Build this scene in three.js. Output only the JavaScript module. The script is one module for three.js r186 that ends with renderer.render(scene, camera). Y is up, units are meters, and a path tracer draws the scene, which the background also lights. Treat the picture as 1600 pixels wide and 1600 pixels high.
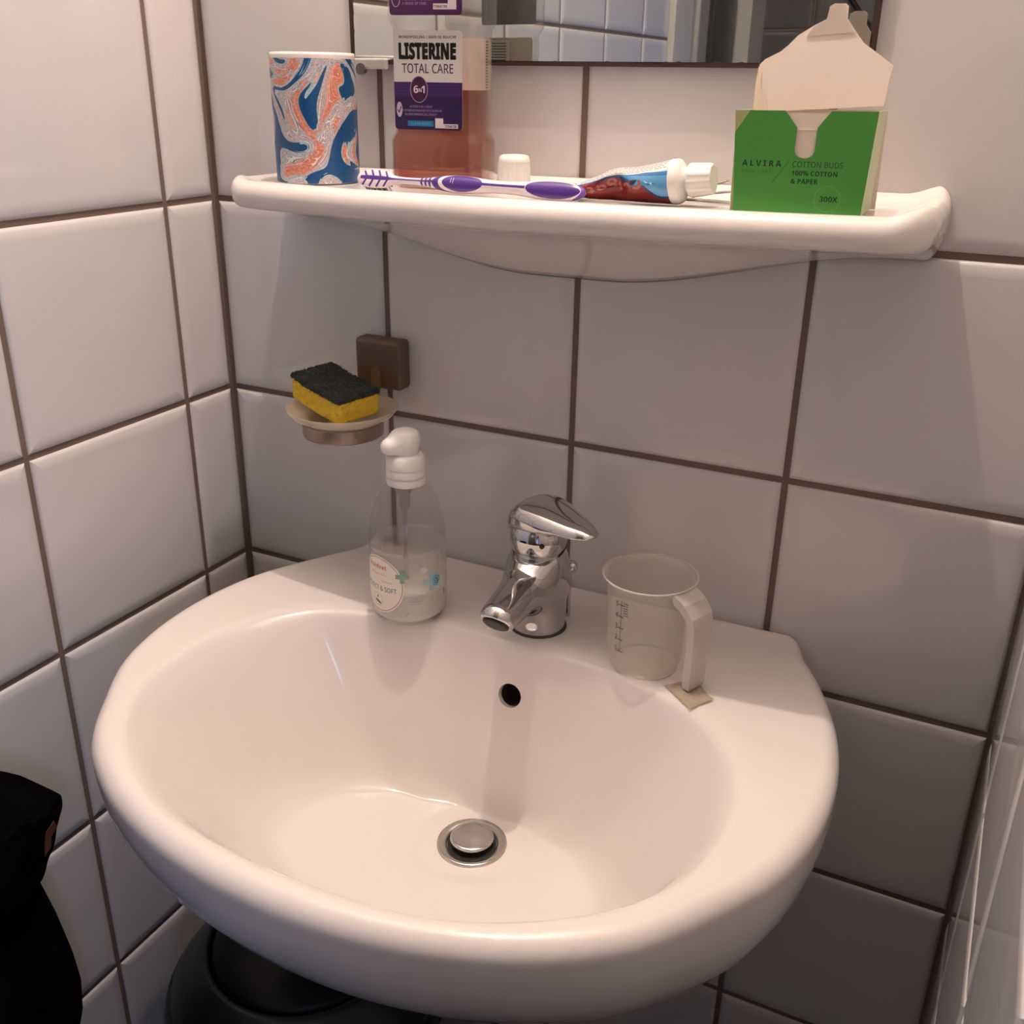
import * as THREE from 'three';
import { RoundedBoxGeometry } from 'three/addons/geometries/RoundedBoxGeometry.js';
import { RectAreaLightUniformsLib } from 'three/addons/lights/RectAreaLightUniformsLib.js';
import * as BGU from 'three/addons/utils/BufferGeometryUtils.js';
import { Brush, Evaluator, SUBTRACTION } from 'three-bvh-csg';
import { createNoise3D } from 'simplex-noise';

// ------------------------------------------------------------ camera, lamp, daylight, exposure
const scene = new THREE.Scene();
scene.background = new THREE.Color(0x0b0c0e);
const camera = new THREE.PerspectiveCamera(2 * Math.atan(800 / 1589.586) * 180 / Math.PI, 1, 0.01, 20);
camera.position.set(0.75793, 1.31686, 0.84268);
camera.rotation.set(-0.401996, 0.454349, 0.016147, 'YXZ');
const renderer = new THREE.WebGLRenderer({ antialias: true });
renderer.toneMapping = THREE.LinearToneMapping;
renderer.toneMappingExposure = 0.73;
renderer.shadowMap.enabled = true;
RectAreaLightUniformsLib.init();

const LAMP = new THREE.Vector3(0.386, 2.33, 0.155);
const lampLight = new THREE.PointLight(new THREE.Color().setRGB(1, 0.845, 0.745), 3.7, 0, 2);
lampLight.position.copy(LAMP);
lampLight.castShadow = true;
lampLight.shadow.radius = 0.45;
scene.add(lampLight);
const dayLight = new THREE.RectAreaLight(new THREE.Color().setRGB(0.30, 0.50, 1), 10, 0.46, 0.40);
dayLight.position.set(1.045, 1.0, 1.25);
dayLight.lookAt(0, 1.0, 1.25);
scene.add(dayLight);

// ------------------------------------------------------------ helpers
let seed = 12345;
const rnd = () => { seed = (seed * 1664525 + 1013904223) >>> 0; return seed / 4294967296; };
const rr = (a, b) => a + (b - a) * rnd();
const noise3 = createNoise3D(rnd);
const clamp = (x, a, b) => Math.min(b, Math.max(a, x));
const lerp = (a, b, t) => a + (b - a) * t;
const smooth = (a, b, x) => { const t = clamp((x - a) / (b - a), 0, 1); return t * t * (3 - 2 * t); };
const V3 = (x, y, z) => new THREE.Vector3(x, y, z);
const used = new Map();
function numbered(n) { const k = used.get(n) || 0; used.set(n, k + 1); return k ? n + '_' + String(k).padStart(3, '0') : n; }
function shade(o) { o.castShadow = true; o.receiveShadow = true; return o; }
function thing(name, label, category, pos = [0, 0, 0], rotY = 0, group) {
  const o = new THREE.Group(); o.name = numbered(name); o.position.set(...pos); o.rotation.y = rotY;
  o.userData = { label, category }; if (group) o.userData.group = group;
  scene.add(o); return o;
}
function part(name, geo, mat, parent, label) {
  const m = shade(new THREE.Mesh(geo, mat)); m.name = name;
  if (label) m.userData.label = label;
  parent.add(m); return m;
}
function structure(name, geo, mat, label) {
  const m = shade(new THREE.Mesh(geo, mat)); m.name = name; m.userData = { kind: 'structure' };
  if (label) m.userData.label = label;
  scene.add(m); return m;
}
const lin = (r, g, b) => new THREE.Color().setRGB(r, g, b);
const std = (color, o = {}) => new THREE.MeshStandardMaterial({ color, roughness: 0.5, ...o });
const phys = (color, o = {}) => new THREE.MeshPhysicalMaterial({ color, roughness: 0.5, ...o });
function canvasTex(w, h, draw) {
  const c = document.createElement('canvas'); c.width = w; c.height = h;
  const g = c.getContext('2d'); draw(g, w, h);
  const t = new THREE.CanvasTexture(c); t.colorSpace = THREE.SRGBColorSpace; t.magFilter = THREE.LinearFilter; t.anisotropy = 8;
  return t;
}
function dataTex(w, h, fn, srgb) {
  const d = new Uint8Array(w * h * 4);
  for (let y = 0; y < h; y++) for (let x = 0; x < w; x++) {
    const v = fn(x / w, y / h), o = (y * w + x) * 4;
    if (typeof v === 'number') d[o] = d[o + 1] = d[o + 2] = clamp(v * 255, 0, 255);
    else for (let k = 0; k < 3; k++) d[o + k] = clamp(v[k] * 255, 0, 255);
    d[o + 3] = 255;
  }
  const t = new THREE.DataTexture(d, w, h); t.magFilter = THREE.LinearFilter; t.minFilter = THREE.LinearFilter;
  t.wrapS = t.wrapT = THREE.RepeatWrapping; if (srgb) t.colorSpace = THREE.SRGBColorSpace; t.needsUpdate = true; return t;
}
function text(g, s, x, y, px, color, o = {}) {
  g.save(); g.font = (o.bold ? 'bold ' : '') + px + 'px sans-serif'; g.fillStyle = color; g.textAlign = o.align || 'left'; g.textBaseline = 'middle';
  g.translate(x, y); if (o.rot) g.rotate(o.rot); g.scale(o.sx || 1, o.sy || 1);
  if (o.space) { let cx = 0; for (const ch of s) { g.fillText(ch, cx, 0); cx += g.measureText(ch).width + o.space; } }
  else g.fillText(s, 0, 0);
  if (o.heavy) { g.lineWidth = o.heavy; g.lineJoin = 'round'; g.strokeStyle = color; g.strokeText(s, 0, 0); }
  g.restore();
}
// faces turned outwards: the sign of the volume about the middle tells
function orient(g) {
  const P = g.attributes.position, I = g.index, n = I ? I.count : P.count, at = k => I ? I.getX(k) : k; let v = 0;
  const c = V3(0, 0, 0), A = V3(), B = V3(), C = V3(), p = V3(); for (let i = 0; i < P.count; i++) c.add(p.fromBufferAttribute(P, i)); c.divideScalar(P.count);
  for (let k = 0; k < n; k += 3) { A.fromBufferAttribute(P, at(k)).sub(c); B.fromBufferAttribute(P, at(k + 1)).sub(c); C.fromBufferAttribute(P, at(k + 2)).sub(c); v += A.dot(B.cross(C)); }
  if (v < 0 && I) {
    for (let k = 0; k < n; k += 3) { const b = I.getX(k + 1); I.setX(k + 1, I.getX(k + 2)); I.setX(k + 2, b); }
    const N = g.attributes.normal; if (N && !g.userData.keepNormals) for (let i = 0; i < N.count; i++) N.setXYZ(i, -N.getX(i), -N.getY(i), -N.getZ(i));
  }
  return g;
}
// a grid of points: rings[i][j]; closed around j when wrap is set
function gridGeo(rings, { wrap = true, capStart = false, capEnd = false, flip = false, uv } = {}) {
  const n = rings[0].length, pos = [], uvs = [], idx = [], cols = wrap ? n + 1 : n;
  rings.forEach((r, i) => { for (let j = 0; j < cols; j++) { const p = r[j % n]; pos.push(p.x, p.y, p.z); const q = uv ? uv(i, j, p) : [j / (cols - 1), i / (rings.length - 1)]; uvs.push(q[0], q[1]); } });
  const tri = (a, b, c) => flip ? idx.push(a, c, b) : idx.push(a, b, c);
  for (let i = 0; i + 1 < rings.length; i++) for (let j = 0; j + 1 < cols; j++) { const a = i * cols + j, b = a + 1, c = a + cols, d = c + 1; tri(a, b, d); tri(a, d, c); }
  const cap = (i, rev) => { const cen = new THREE.Vector3(); rings[i].forEach(p => cen.add(p)); cen.divideScalar(n); const base = pos.length / 3; pos.push(cen.x, cen.y, cen.z); uvs.push(0.5, 0.5);
    for (let j = 0; j < n; j++) { const p = rings[i][j]; pos.push(p.x, p.y, p.z); uvs.push(0.5, 0.5); }
    for (let j = 0; j < n; j++) { const a = base + 1 + j, b = base + 1 + (j + 1) % n; rev ? tri(base, b, a) : tri(base, a, b); } };
  if (capStart) cap(0, true); if (capEnd) cap(rings.length - 1, false);
  const g = new THREE.BufferGeometry();
  g.setAttribute('position', new THREE.Float32BufferAttribute(pos, 3)); g.setAttribute('uv', new THREE.Float32BufferAttribute(uvs, 2)); g.setIndex(idx); orient(g);
  g.computeVertexNormals();
  if (wrap) { const N = g.attributes.normal; for (let i = 0; i < rings.length; i++) { const a = i * cols, b = a + cols - 1; const v = V3(N.getX(a) + N.getX(b), N.getY(a) + N.getY(b), N.getZ(a) + N.getZ(b)).normalize(); N.setXYZ(a, v.x, v.y, v.z); N.setXYZ(b, v.x, v.y, v.z); } }
  return g;
}
function ringRR(y, hw, hd, r, seg = 6) { // rounded rectangle ring in xz, counter-clockwise from above looking down
  const out = []; r = Math.min(r, hw * 0.999, hd * 0.999);
  for (const [sx, sz, a0] of [[1, 1, 0], [-1, 1, 90], [-1, -1, 180], [1, -1, 270]]) for (let k = 0; k <= seg; k++) {
    const a = (a0 + 90 * k / seg) * Math.PI / 180; out.push(V3(sx * (hw - r) + r * Math.cos(a), y, sz * (hd - r) + r * Math.sin(a)));
  }
  return out;
}
const lathe = (pts, seg = 64) => orient(new THREE.LatheGeometry(pts.map(p => new THREE.Vector2(p[0], p[1])), seg));
const creased = (g, a = 0.6) => BGU.toCreasedNormals(g, a);
// naive surface nets on a signed distance field, points pulled onto the surface
function nets(sdf, lo, hi, cell) {
  const n = [0, 1, 2].map(k => Math.ceil((hi[k] - lo[k]) / cell) + 1), [nx, ny, nz] = n;
  const val = new Float32Array(nx * ny * nz), id = (i, j, k) => (k * ny + j) * nx + i;
  for (let k = 0; k < nz; k++) for (let j = 0; j < ny; j++) for (let i = 0; i < nx; i++) val[id(i, j, k)] = sdf(lo[0] + i * cell, lo[1] + j * cell, lo[2] + k * cell);
  const vid = new Int32Array(nx * ny * nz).fill(-1), pos = [], nor = [], idx = [];
  const grad = (x, y, z) => { const e = cell * 0.2; return V3(sdf(x + e, y, z) - sdf(x - e, y, z), sdf(x, y + e, z) - sdf(x, y - e, z), sdf(x, y, z + e) - sdf(x, y, z - e)).divideScalar(2 * e); };
  for (let k = 0; k + 1 < nz; k++) for (let j = 0; j + 1 < ny; j++) for (let i = 0; i + 1 < nx; i++) {
    let m = 0, sx = 0, sy = 0, sz = 0;
    const c = []; for (let q = 0; q < 8; q++) c.push(val[id(i + (q & 1), j + (q >> 1 & 1), k + (q >> 2))]);
    for (let a = 0; a < 8; a++) for (const d of [1, 2, 4]) if (!(a & d)) { const b = a | d; if ((c[a] < 0) !== (c[b] < 0)) { const t = c[a] / (c[a] - c[b]); m++; sx += (a & 1) + (d === 1 ? t : 0); sy += (a >> 1 & 1) + (d === 2 ? t : 0); sz += (a >> 2) + (d === 4 ? t : 0); } }
    if (!m) continue;
    const p = V3(lo[0] + (i + sx / m) * cell, lo[1] + (j + sy / m) * cell, lo[2] + (k + sz / m) * cell);
    for (let it = 0; it < 3; it++) { const g = grad(p.x, p.y, p.z), l = g.lengthSq(); if (l < 1e-6) break; p.addScaledVector(g, -clamp(sdf(p.x, p.y, p.z) / l, -cell, cell) * 0.8); }
    const g = grad(p.x, p.y, p.z).normalize();
    vid[id(i, j, k)] = pos.length / 3; pos.push(p.x, p.y, p.z); nor.push(g.x, g.y, g.z);
  }
  const quad = (a, b, c, d, f) => f ? idx.push(a, b, c, a, c, d) : idx.push(a, c, b, a, d, c);
  for (let k = 1; k + 1 < nz; k++) for (let j = 1; j + 1 < ny; j++) for (let i = 1; i + 1 < nx; i++) {
    const s = val[id(i, j, k)] < 0;
    if (s !== (val[id(i + 1, j, k)] < 0)) quad(vid[id(i, j - 1, k - 1)], vid[id(i, j, k - 1)], vid[id(i, j, k)], vid[id(i, j - 1, k)], s);
    if (s !== (val[id(i, j + 1, k)] < 0)) quad(vid[id(i - 1, j, k - 1)], vid[id(i - 1, j, k)], vid[id(i, j, k)], vid[id(i, j, k - 1)], s);
    if (s !== (val[id(i, j, k + 1)] < 0)) quad(vid[id(i - 1, j - 1, k)], vid[id(i, j - 1, k)], vid[id(i, j, k)], vid[id(i - 1, j, k)], s);
  }
  const g = new THREE.BufferGeometry();
  g.setAttribute('position', new THREE.Float32BufferAttribute(pos, 3)); g.setAttribute('normal', new THREE.Float32BufferAttribute(nor, 3));
  g.setAttribute('uv', new THREE.Float32BufferAttribute(new Float32Array(pos.length / 3 * 2), 2)); g.setIndex(idx); g.userData.keepNormals = true;
  return orient(g);
}
const smin = (a, b, k) => { const h = clamp(0.5 + 0.5 * (b - a) / k, 0, 1); return lerp(b, a, h) - k * h * (1 - h); };
const smax = (a, b, k) => -smin(-a, -b, k);
function cone(p, a, b, ra, rb) { // distance to a tapered capsule
  const ba = V3(b[0] - a[0], b[1] - a[1], b[2] - a[2]), pa = V3(p[0] - a[0], p[1] - a[1], p[2] - a[2]);
  const t = clamp(pa.dot(ba) / ba.lengthSq(), 0, 1);
  return pa.addScaledVector(ba, -t).length() - lerp(ra, rb, t);
}

// ------------------------------------------------------------ materials
const wave = dataTex(256, 256, (u, v) => {
  const a = u * Math.PI * 2, b = v * Math.PI * 2;
  return 0.5 + 0.5 * noise3(Math.cos(a) * 0.7 + Math.cos(b) * 0.7, Math.sin(a) * 0.7, Math.sin(b) * 0.7 + 3);
});
const tileMats = [[0.65, 0.622, 0.605], [0.635, 0.612, 0.60], [0.66, 0.627, 0.605]].map(c => {
  const m = phys(lin(...c), { roughness: 0.075, specularIntensity: 1 }); m.bumpMap = wave; m.bumpScale = 0.00025; return m;
});
const grout = std(lin(0.17, 0.118, 0.09), { roughness: 0.95 });
grout.bumpMap = dataTex(256, 256, (u, v) => 0.5 + 0.4 * rnd() + 0.0 * u * v); grout.bumpScale = 0.0006;
const ceramic = phys(lin(0.74, 0.69, 0.655), { roughness: 0.07 });
const chrome = std(lin(0.60, 0.59, 0.58), { metalness: 1, roughness: 0.07 });
const chromeDull = std(lin(0.50, 0.48, 0.46), { metalness: 1, roughness: 0.22 });
const blackPlastic = phys(lin(0.004, 0.004, 0.004), { roughness: 0.4, specularIntensity: 0.5 });
const whitePlastic = phys(lin(0.80, 0.78, 0.74), { roughness: 0.3 });
const clearPlastic = phys(lin(0.93, 0.92, 0.91), { roughness: 0.06, transmission: 1, thickness: 0, ior: 1.45 });

// ------------------------------------------------------------ room
const XR = 0.8097, G = 0.0052, TW = 0.20213, TH = 0.2, ZF = 2.2, HC = 2.5;
const tileCache = new Map();
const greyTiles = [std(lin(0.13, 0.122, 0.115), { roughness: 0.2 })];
function tileGeo(w, h) { // a tile with softly cushioned edges, face at z = 0, w by h about its centre
  const key = w.toFixed(4) + 'x' + h.toFixed(4); if (tileCache.has(key)) return tileCache.get(key);
  const prof = [[0, -0.0036, 0, 1], [0.0002, -0.0024, 0.28, 0.96], [0.0012, -0.0013, 0.72, 0.69], [0.004, -0.0006, 0.97, 0.22], [0.0095, -0.00005, 0.995, 0.08], [0.0125, 0, 1, 0]];
  const pos = [], nor = [], uv = [], idx = [], C = [[1, 1], [-1, 1], [-1, -1], [1, -1]];
  prof.forEach(([ins, z, nz, ns]) => { C.forEach(([sx, sy], k) => { for (const side of [0, 1]) {
    const x = sx * (w / 2 - ins), y = sy * (h / 2 - ins); pos.push(x, y, z);
    const horizontal = (k + side) % 2; // neighbours along an edge share its outward direction
    const nx = horizontal ? 0 : sx, ny = horizontal ? sy : 0; nor.push(...V3(nx * ns, ny * ns, nz).normalize().toArray()); uv.push(x / 0.4, y / 0.4);
  } }); });
  // edges: k -> k+1; corner k holds two normals: side 0 and side 1
  const at = (ring, k, horizontal) => { const side = ((k + 0) % 2 === horizontal) ? 0 : 1; return ring * 8 + k * 2 + side; };
  for (let r = 0; r + 1 < prof.length; r++) for (let k = 0; k < 4; k++) {
    const k2 = (k + 1) % 4, horizontal = k % 2 === 0 ? 1 : 0;
    const a = at(r, k, horizontal), b = at(r, k2, horizontal), c = at(r + 1, k2, horizontal), d = at(r + 1, k, horizontal);
    idx.push(a, b, c, a, c, d);
  }
  const L = (prof.length - 1) * 8; idx.push(L, L + 2, L + 4, L, L + 4, L + 6);
  const g = new THREE.BufferGeometry();
  g.setAttribute('position', new THREE.Float32BufferAttribute(pos, 3)); g.setAttribute('normal', new THREE.Float32BufferAttribute(nor, 3)); g.setAttribute('uv', new THREE.Float32BufferAttribute(uv, 2)); g.setIndex(idx); g.userData.keepNormals = true; orient(g);
  tileCache.set(key, g); return g;
}
function tileWall(wall, us, vs, place, mats = tileMats) { // us, vs: joint lines; place(u, v) -> tile position, wall carries its own turn
  for (let i = 0; i + 1 < us.length; i++) for (let j = 0; j + 1 < vs.length; j++) {
    const w = us[i + 1] - us[i] - G, h = vs[j + 1] - vs[j] - G; if (w < 0.01 || h < 0.01) continue;
    const t = part('tile', tileGeo(w, h), mats[Math.floor(rnd() * mats.length)], wall);
    const [p, ry] = place((us[i] + us[i + 1]) / 2, (vs[j] + vs[j + 1]) / 2);
    t.position.set(p[0] + 0, p[1], p[2]); t.rotation.set(rr(-0.0012, 0.0012), ry + rr(-0.0012, 0.0012), 0);
  }
}
const lines = (first, step, lo, hi) => { const a = [lo]; for (let x = first; x < hi - 0.015; x += step) if (x > lo + 0.015) a.push(x); a.push(hi); return a; };
function slab(name, lo, hi, mat) {
  const g = new THREE.BoxGeometry(hi[0] - lo[0], hi[1] - lo[1], hi[2] - lo[2]); g.translate((lo[0] + hi[0]) / 2, (lo[1] + hi[1]) / 2, (lo[2] + hi[2]) / 2);
  return structure(name, g, mat);
}
const rows = lines(0.2, TH, 0, HC), D = 0.0026;
const wallBack = slab('wall_back', [-0.1, 0, -0.1], [XR + 0.27, HC, -D], grout);
tileWall(wallBack, lines(0.2045, TW, 0, XR), rows, (u, v) => [[u, v, 0], 0]);
const ZD = 1.44;
const wallLeft = slab('wall_left', [-0.1, 0, -D], [-D, HC, ZD], grout);
tileWall(wallLeft, lines(0.06897, TW, 0, ZD), rows, (u, v) => [[0, v, u], Math.PI / 2]);
// right wall with a window opening beyond the camera
const WZ0 = 1.0, WZ1 = 1.5, WY0 = 0.78, WY1 = 1.22, WD = 0.25;
const wrMesh = (() => {
  const bx = (y0, y1, z0, z1) => { const g = new THREE.BoxGeometry(WD + 0.02 - D, y1 - y0, z1 - z0); g.translate(XR + (WD + 0.02 + D) / 2, (y0 + y1) / 2, (z0 + z1) / 2); return g; };
  return structure('wall_right', BGU.mergeGeometries([bx(0, HC, -D, WZ0), bx(0, HC, WZ1, ZF + D), bx(0, WY0, WZ0, WZ1), bx(WY1, HC, WZ0, WZ1)]), grout);
})();
{
  const us = lines(0.108, TW, 0, ZF);
  for (let i = 0; i + 1 < us.length; i++) for (let j = 0; j + 1 < rows.length; j++) {
    const u = (us[i] + us[i + 1]) / 2, v = (rows[j] + rows[j + 1]) / 2;
    if (us[i + 1] > WZ0 + 0.01 && us[i] < WZ1 - 0.01 && rows[j + 1] > WY0 + 0.01 && rows[j] < WY1 - 0.01) continue;
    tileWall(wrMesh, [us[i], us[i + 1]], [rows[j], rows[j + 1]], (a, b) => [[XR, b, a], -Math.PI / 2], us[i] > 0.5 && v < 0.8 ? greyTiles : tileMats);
  }
  const white = std(lin(0.25, 0.24, 0.23), { roughness: 0.4 });
  const win = structure('window_1', (() => { // the deep reveal of the window
    const f = []; const add = (y0, y1, z0, z1) => { const g = new THREE.BoxGeometry(WD, y1 - y0, z1 - z0); g.translate(XR + WD / 2, (y0 + y1) / 2, (z0 + z1) / 2); f.push(g); };
    add(WY0, WY0 + 0.012, WZ0, WZ1); add(WY1 - 0.012, WY1, WZ0, WZ1); add(WY0 + 0.012, WY1 - 0.012, WZ0, WZ0 + 0.012); add(WY0 + 0.012, WY1 - 0.012, WZ1 - 0.012, WZ1);
    return BGU.mergeGeometries(f);
  })(), white);
  const pg = new THREE.BoxGeometry(0.006, WY1 - WY0 - 0.024, WZ1 - WZ0 - 0.024); pg.translate(XR + WD - 0.004, (WY0 + WY1) / 2, (WZ0 + WZ1) / 2);
  part('window_pane', pg, std(lin(0.5, 0.55, 0.6), { roughness: 0.6, emissive: lin(0.30, 0.50, 1), emissiveIntensity: 3 }), win);
}
const wallFront = slab('wall_front', [-0.1, 0, ZF + D], [XR + 0.1, HC, ZF + 0.1], grout);
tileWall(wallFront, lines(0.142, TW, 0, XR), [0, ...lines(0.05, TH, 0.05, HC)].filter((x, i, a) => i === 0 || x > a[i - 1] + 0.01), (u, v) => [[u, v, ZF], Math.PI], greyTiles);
const ceilMat = std(lin(0.85, 0.82, 0.79), { roughness: 0.9 });
slab('ceiling', [-0.1, HC, -0.1], [XR + 0.1, HC + 0.1, ZF + 0.1], ceilMat);
{
  const fl = slab('floor', [-0.1, -0.1, -0.1], [XR + 0.1, -0.004, ZF + 0.1], grout);
  const fm = std(lin(0.03, 0.027, 0.024), { roughness: 0.5 });
  const us = lines(0.2045, TW, 0, XR), ws = lines(0.06897, TW, 0, ZF);
  for (let i = 0; i + 1 < us.length; i++) for (let j = 0; j + 1 < ws.length; j++) {
    const t = part('tile', tileGeo(us[i + 1] - us[i] - G, ws[j + 1] - ws[j] - G), fm, fl); t.rotation.x = -Math.PI / 2; t.position.set((us[i] + us[i + 1]) / 2, 0, (ws[j] + ws[j + 1]) / 2);
  }
}
{ // the doorway at the end of the left wall, seen in the mirror
  const cream = std(lin(0.62, 0.58, 0.50), { roughness: 0.35 }), cream2 = std(lin(0.42, 0.37, 0.31), { roughness: 0.45 }), dark = std(lin(0.05, 0.055, 0.05), { roughness: 0.25 });
  const bx = (x0, x1, y0, y1, z0, z1) => { const g = new THREE.BoxGeometry(x1 - x0, y1 - y0, z1 - z0); g.translate((x0 + x1) / 2, (y0 + y1) / 2, (z0 + z1) / 2); return g; };
  const d = structure('door_1', bx(-0.1, -0.03, 0, 2.1, ZD + 0.12, 2.06), cream2);
  part('door_frame', BGU.mergeGeometries([bx(-0.1, 0.012, 0, 2.2, ZD, ZD + 0.12), bx(-0.1, 0.012, 0, 2.2, 2.06, ZF), bx(-0.1, 0.012, 2.1, 2.2, ZD + 0.12, 2.06)]), cream, d);
  part('door_panel', new RoundedBoxGeometry(0.016, 1.7, 0.2, 2, 0.004).translate(-0.024, 1.05, 1.92), dark, d);
  part('door_molding', BGU.mergeGeometries([bx(-0.03, -0.016, 0, 2.1, 1.6, 1.615), bx(-0.03, -0.016, 0, 2.1, 1.70, 1.71)]), cream, d);
  slab('wall_door', [-0.1, 2.2, ZD], [-0.0, HC, ZF + D], ceilMat);
}

// ------------------------------------------------------------ the lamp over the mirror
{
  const t = thing('wall_lamp', 'small bare bulb lamp on a white base high above the mirror', 'lamp', [LAMP.x, LAMP.y, 0]);
  part('base_plate', new THREE.CylinderGeometry(0.045, 0.05, 0.024, 32).rotateX(Math.PI / 2).translate(0, 0.0, 0.0121), whitePlastic, t);
  part('arm', new THREE.CylinderGeometry(0.009, 0.009, 0.115, 20).rotateX(Math.PI / 2).translate(0, 0, 0.081), chromeDull, t);
  part('bulb', new THREE.SphereGeometry(0.017, 24, 16).translate(0, 0, LAMP.z), std(lin(1, 0.85, 0.7), { emissive: lin(1, 0.72, 0.48), emissiveIntensity: 9 }), t);
}
// ------------------------------------------------------------ mirror
{
  const x0 = 0.181, x1 = 0.634, y0 = 1.3275, y1 = 1.94;
  const t = thing('mirror', 'frameless wall mirror with a dark worn edge above the ceramic shelf', 'mirror', [(x0 + x1) / 2, y0, 0.0]);
  const w = x1 - x0, h = y1 - y0;
  part('backing', new THREE.BoxGeometry(w, h, 0.004).translate(0, h / 2, 0.0025), std(lin(0.03, 0.012, 0.008), { roughness: 0.6 }), t);
  part('glass', new THREE.BoxGeometry(w - 0.008, h - 0.007, 0.002).translate(0, h / 2 + 0.0002, 0.0056), std(lin(0.60, 0.62, 0.60), { metalness: 1, roughness: 0.015 }), t);
  const rim = []; // the worn dark edge, ragged towards the glass
  const strip = (ax, ay, bx, by, nx, ny, wd) => { const n = 90, sh = new THREE.Shape(); sh.moveTo(ax, ay); sh.lineTo(bx, by); for (let i = n; i >= 0; i--) { const q = i / n, k = wd * (0.75 + 0.35 * noise3(q * 40, ax * 9, ay * 7)); sh.lineTo(lerp(ax, bx, q) + nx * k, lerp(ay, by, q) + ny * k); } rim.push(new THREE.ExtrudeGeometry(sh, { depth: 0.0006, bevelEnabled: false }).translate(0, 0, 0.0066)); };
  strip(-w / 2, 0, w / 2, 0, 0, 1, 0.0042); strip(-w / 2, 0, -w / 2, h, 1, 0, 0.0042); strip(w / 2, 0, w / 2, h, -1, 0, 0.0046); strip(-w / 2, h, w / 2, h, 0, -1, 0.004);
  part('worn_edge', BGU.mergeGeometries(rim), std(lin(0.035, 0.013, 0.009), { roughness: 0.7 }), t);
  const c = part('mirror_clip', new RoundedBoxGeometry(0.036, 0.009, 0.006, 3, 0.002).translate(-w / 2 + 0.022, 0.0005, 0.0098), phys(lin(0.85, 0.84, 0.80), { roughness: 0.15, transmission: 0.5, thickness: 0 }), t, 'clear plastic clip');
  part('clip_screw', new THREE.CylinderGeometry(0.005, 0.005, 0.004, 20).rotateX(Math.PI / 2).translate(-w / 2 + 0.014, -0.004, 0.012), chromeDull, c);
}
// ------------------------------------------------------------ shelf
const trayY = x => 1.2322 + 0.009 * (x - 0.41);
{
  const xl = 0.098, xr = 0.704, N = 120, t = thing('ceramic_shelf', 'white glazed ceramic shelf with raised rim on the tiled wall under the mirror', 'shelf', [0, 0, 0]);
  const rings = [];
  for (let i = 0; i <= N; i++) {
    const s = i / N, e = 0.5 - 0.5 * Math.cos(Math.PI * s), x = lerp(xl, xr, e);
    const end = Math.min(x - xl, xr - x), R = 0.034;
    const plan = 0.106 + 0.033 * (1 - Math.pow(Math.abs(x - 0.408) / 0.31, 2.4)) ;
    const zf = end < R ? plan - R + Math.sqrt(Math.max(0, R * R - (R - end) * (R - end))) : plan;
    const T = trayY(x), lip = (x < 0.4 ? 0.003 : 0.0075) * (1 - smooth(0.004, 0.034, end)), b = smooth(0.0, 0.24, x - xl - 0.03) * smooth(0.0, 0.24, xr - x - 0.03);
    const wallBottom = T - lerp(0.040, 0.077, b), nose = T - 0.024;
    const edge = end < 1e-6 ? 0.35 : 1;
    const ring = [], P = (z, y) => ring.push(V3(x, y, z));
    const top = (z, y) => P(z, y + lip);
    top(0.0005, T + 0.0085); top(0.005, T + 0.0085); top(0.009, T + 0.0075); top(0.013, T + 0.004); top(0.018, T + 0.0008);
    const za = Math.max(0.02, zf - 0.034);
    for (let k = 0; k <= 4; k++) top(lerp(0.022, za, k / 4), T);
    top(lerp(za, zf, 0.30), T + 0.0002); top(lerp(za, zf, 0.45), T + 0.0012); top(lerp(za, zf, 0.58), T + 0.0018); top(lerp(za, zf, 0.7), T + 0.0014);
    for (let k = 1; k <= 8; k++) { const a = Math.PI / 2 - Math.PI * k / 9; P(zf - 0.0105 + 0.0105 * Math.cos(a), T - 0.0105 + 0.0115 * Math.sin(a) + lip * (1 - k / 9)); }
    for (let k = 1; k <= 10; k++) { const q = k / 10, z = lerp(zf - 0.012, 0.0005, q); P(z, lerp(nose, wallBottom, lerp(smooth(0, 1, q), q * q, 0.5) )); }
    const e0 = 0.013, fy = end < e0 ? Math.max(0.04, Math.sqrt(1 - (1 - end / e0) ** 2)) : 1, ym = T - 0.011 + lip; // the very ends round over
    ring.forEach(p => { p.y = ym + (p.y - ym) * fy; });
    rings.push(ring);
  }
  part('shelf_body', gridGeo(rings, { wrap: true, capStart: true, capEnd: true, flip: true }), ceramic, t);
}
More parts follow.
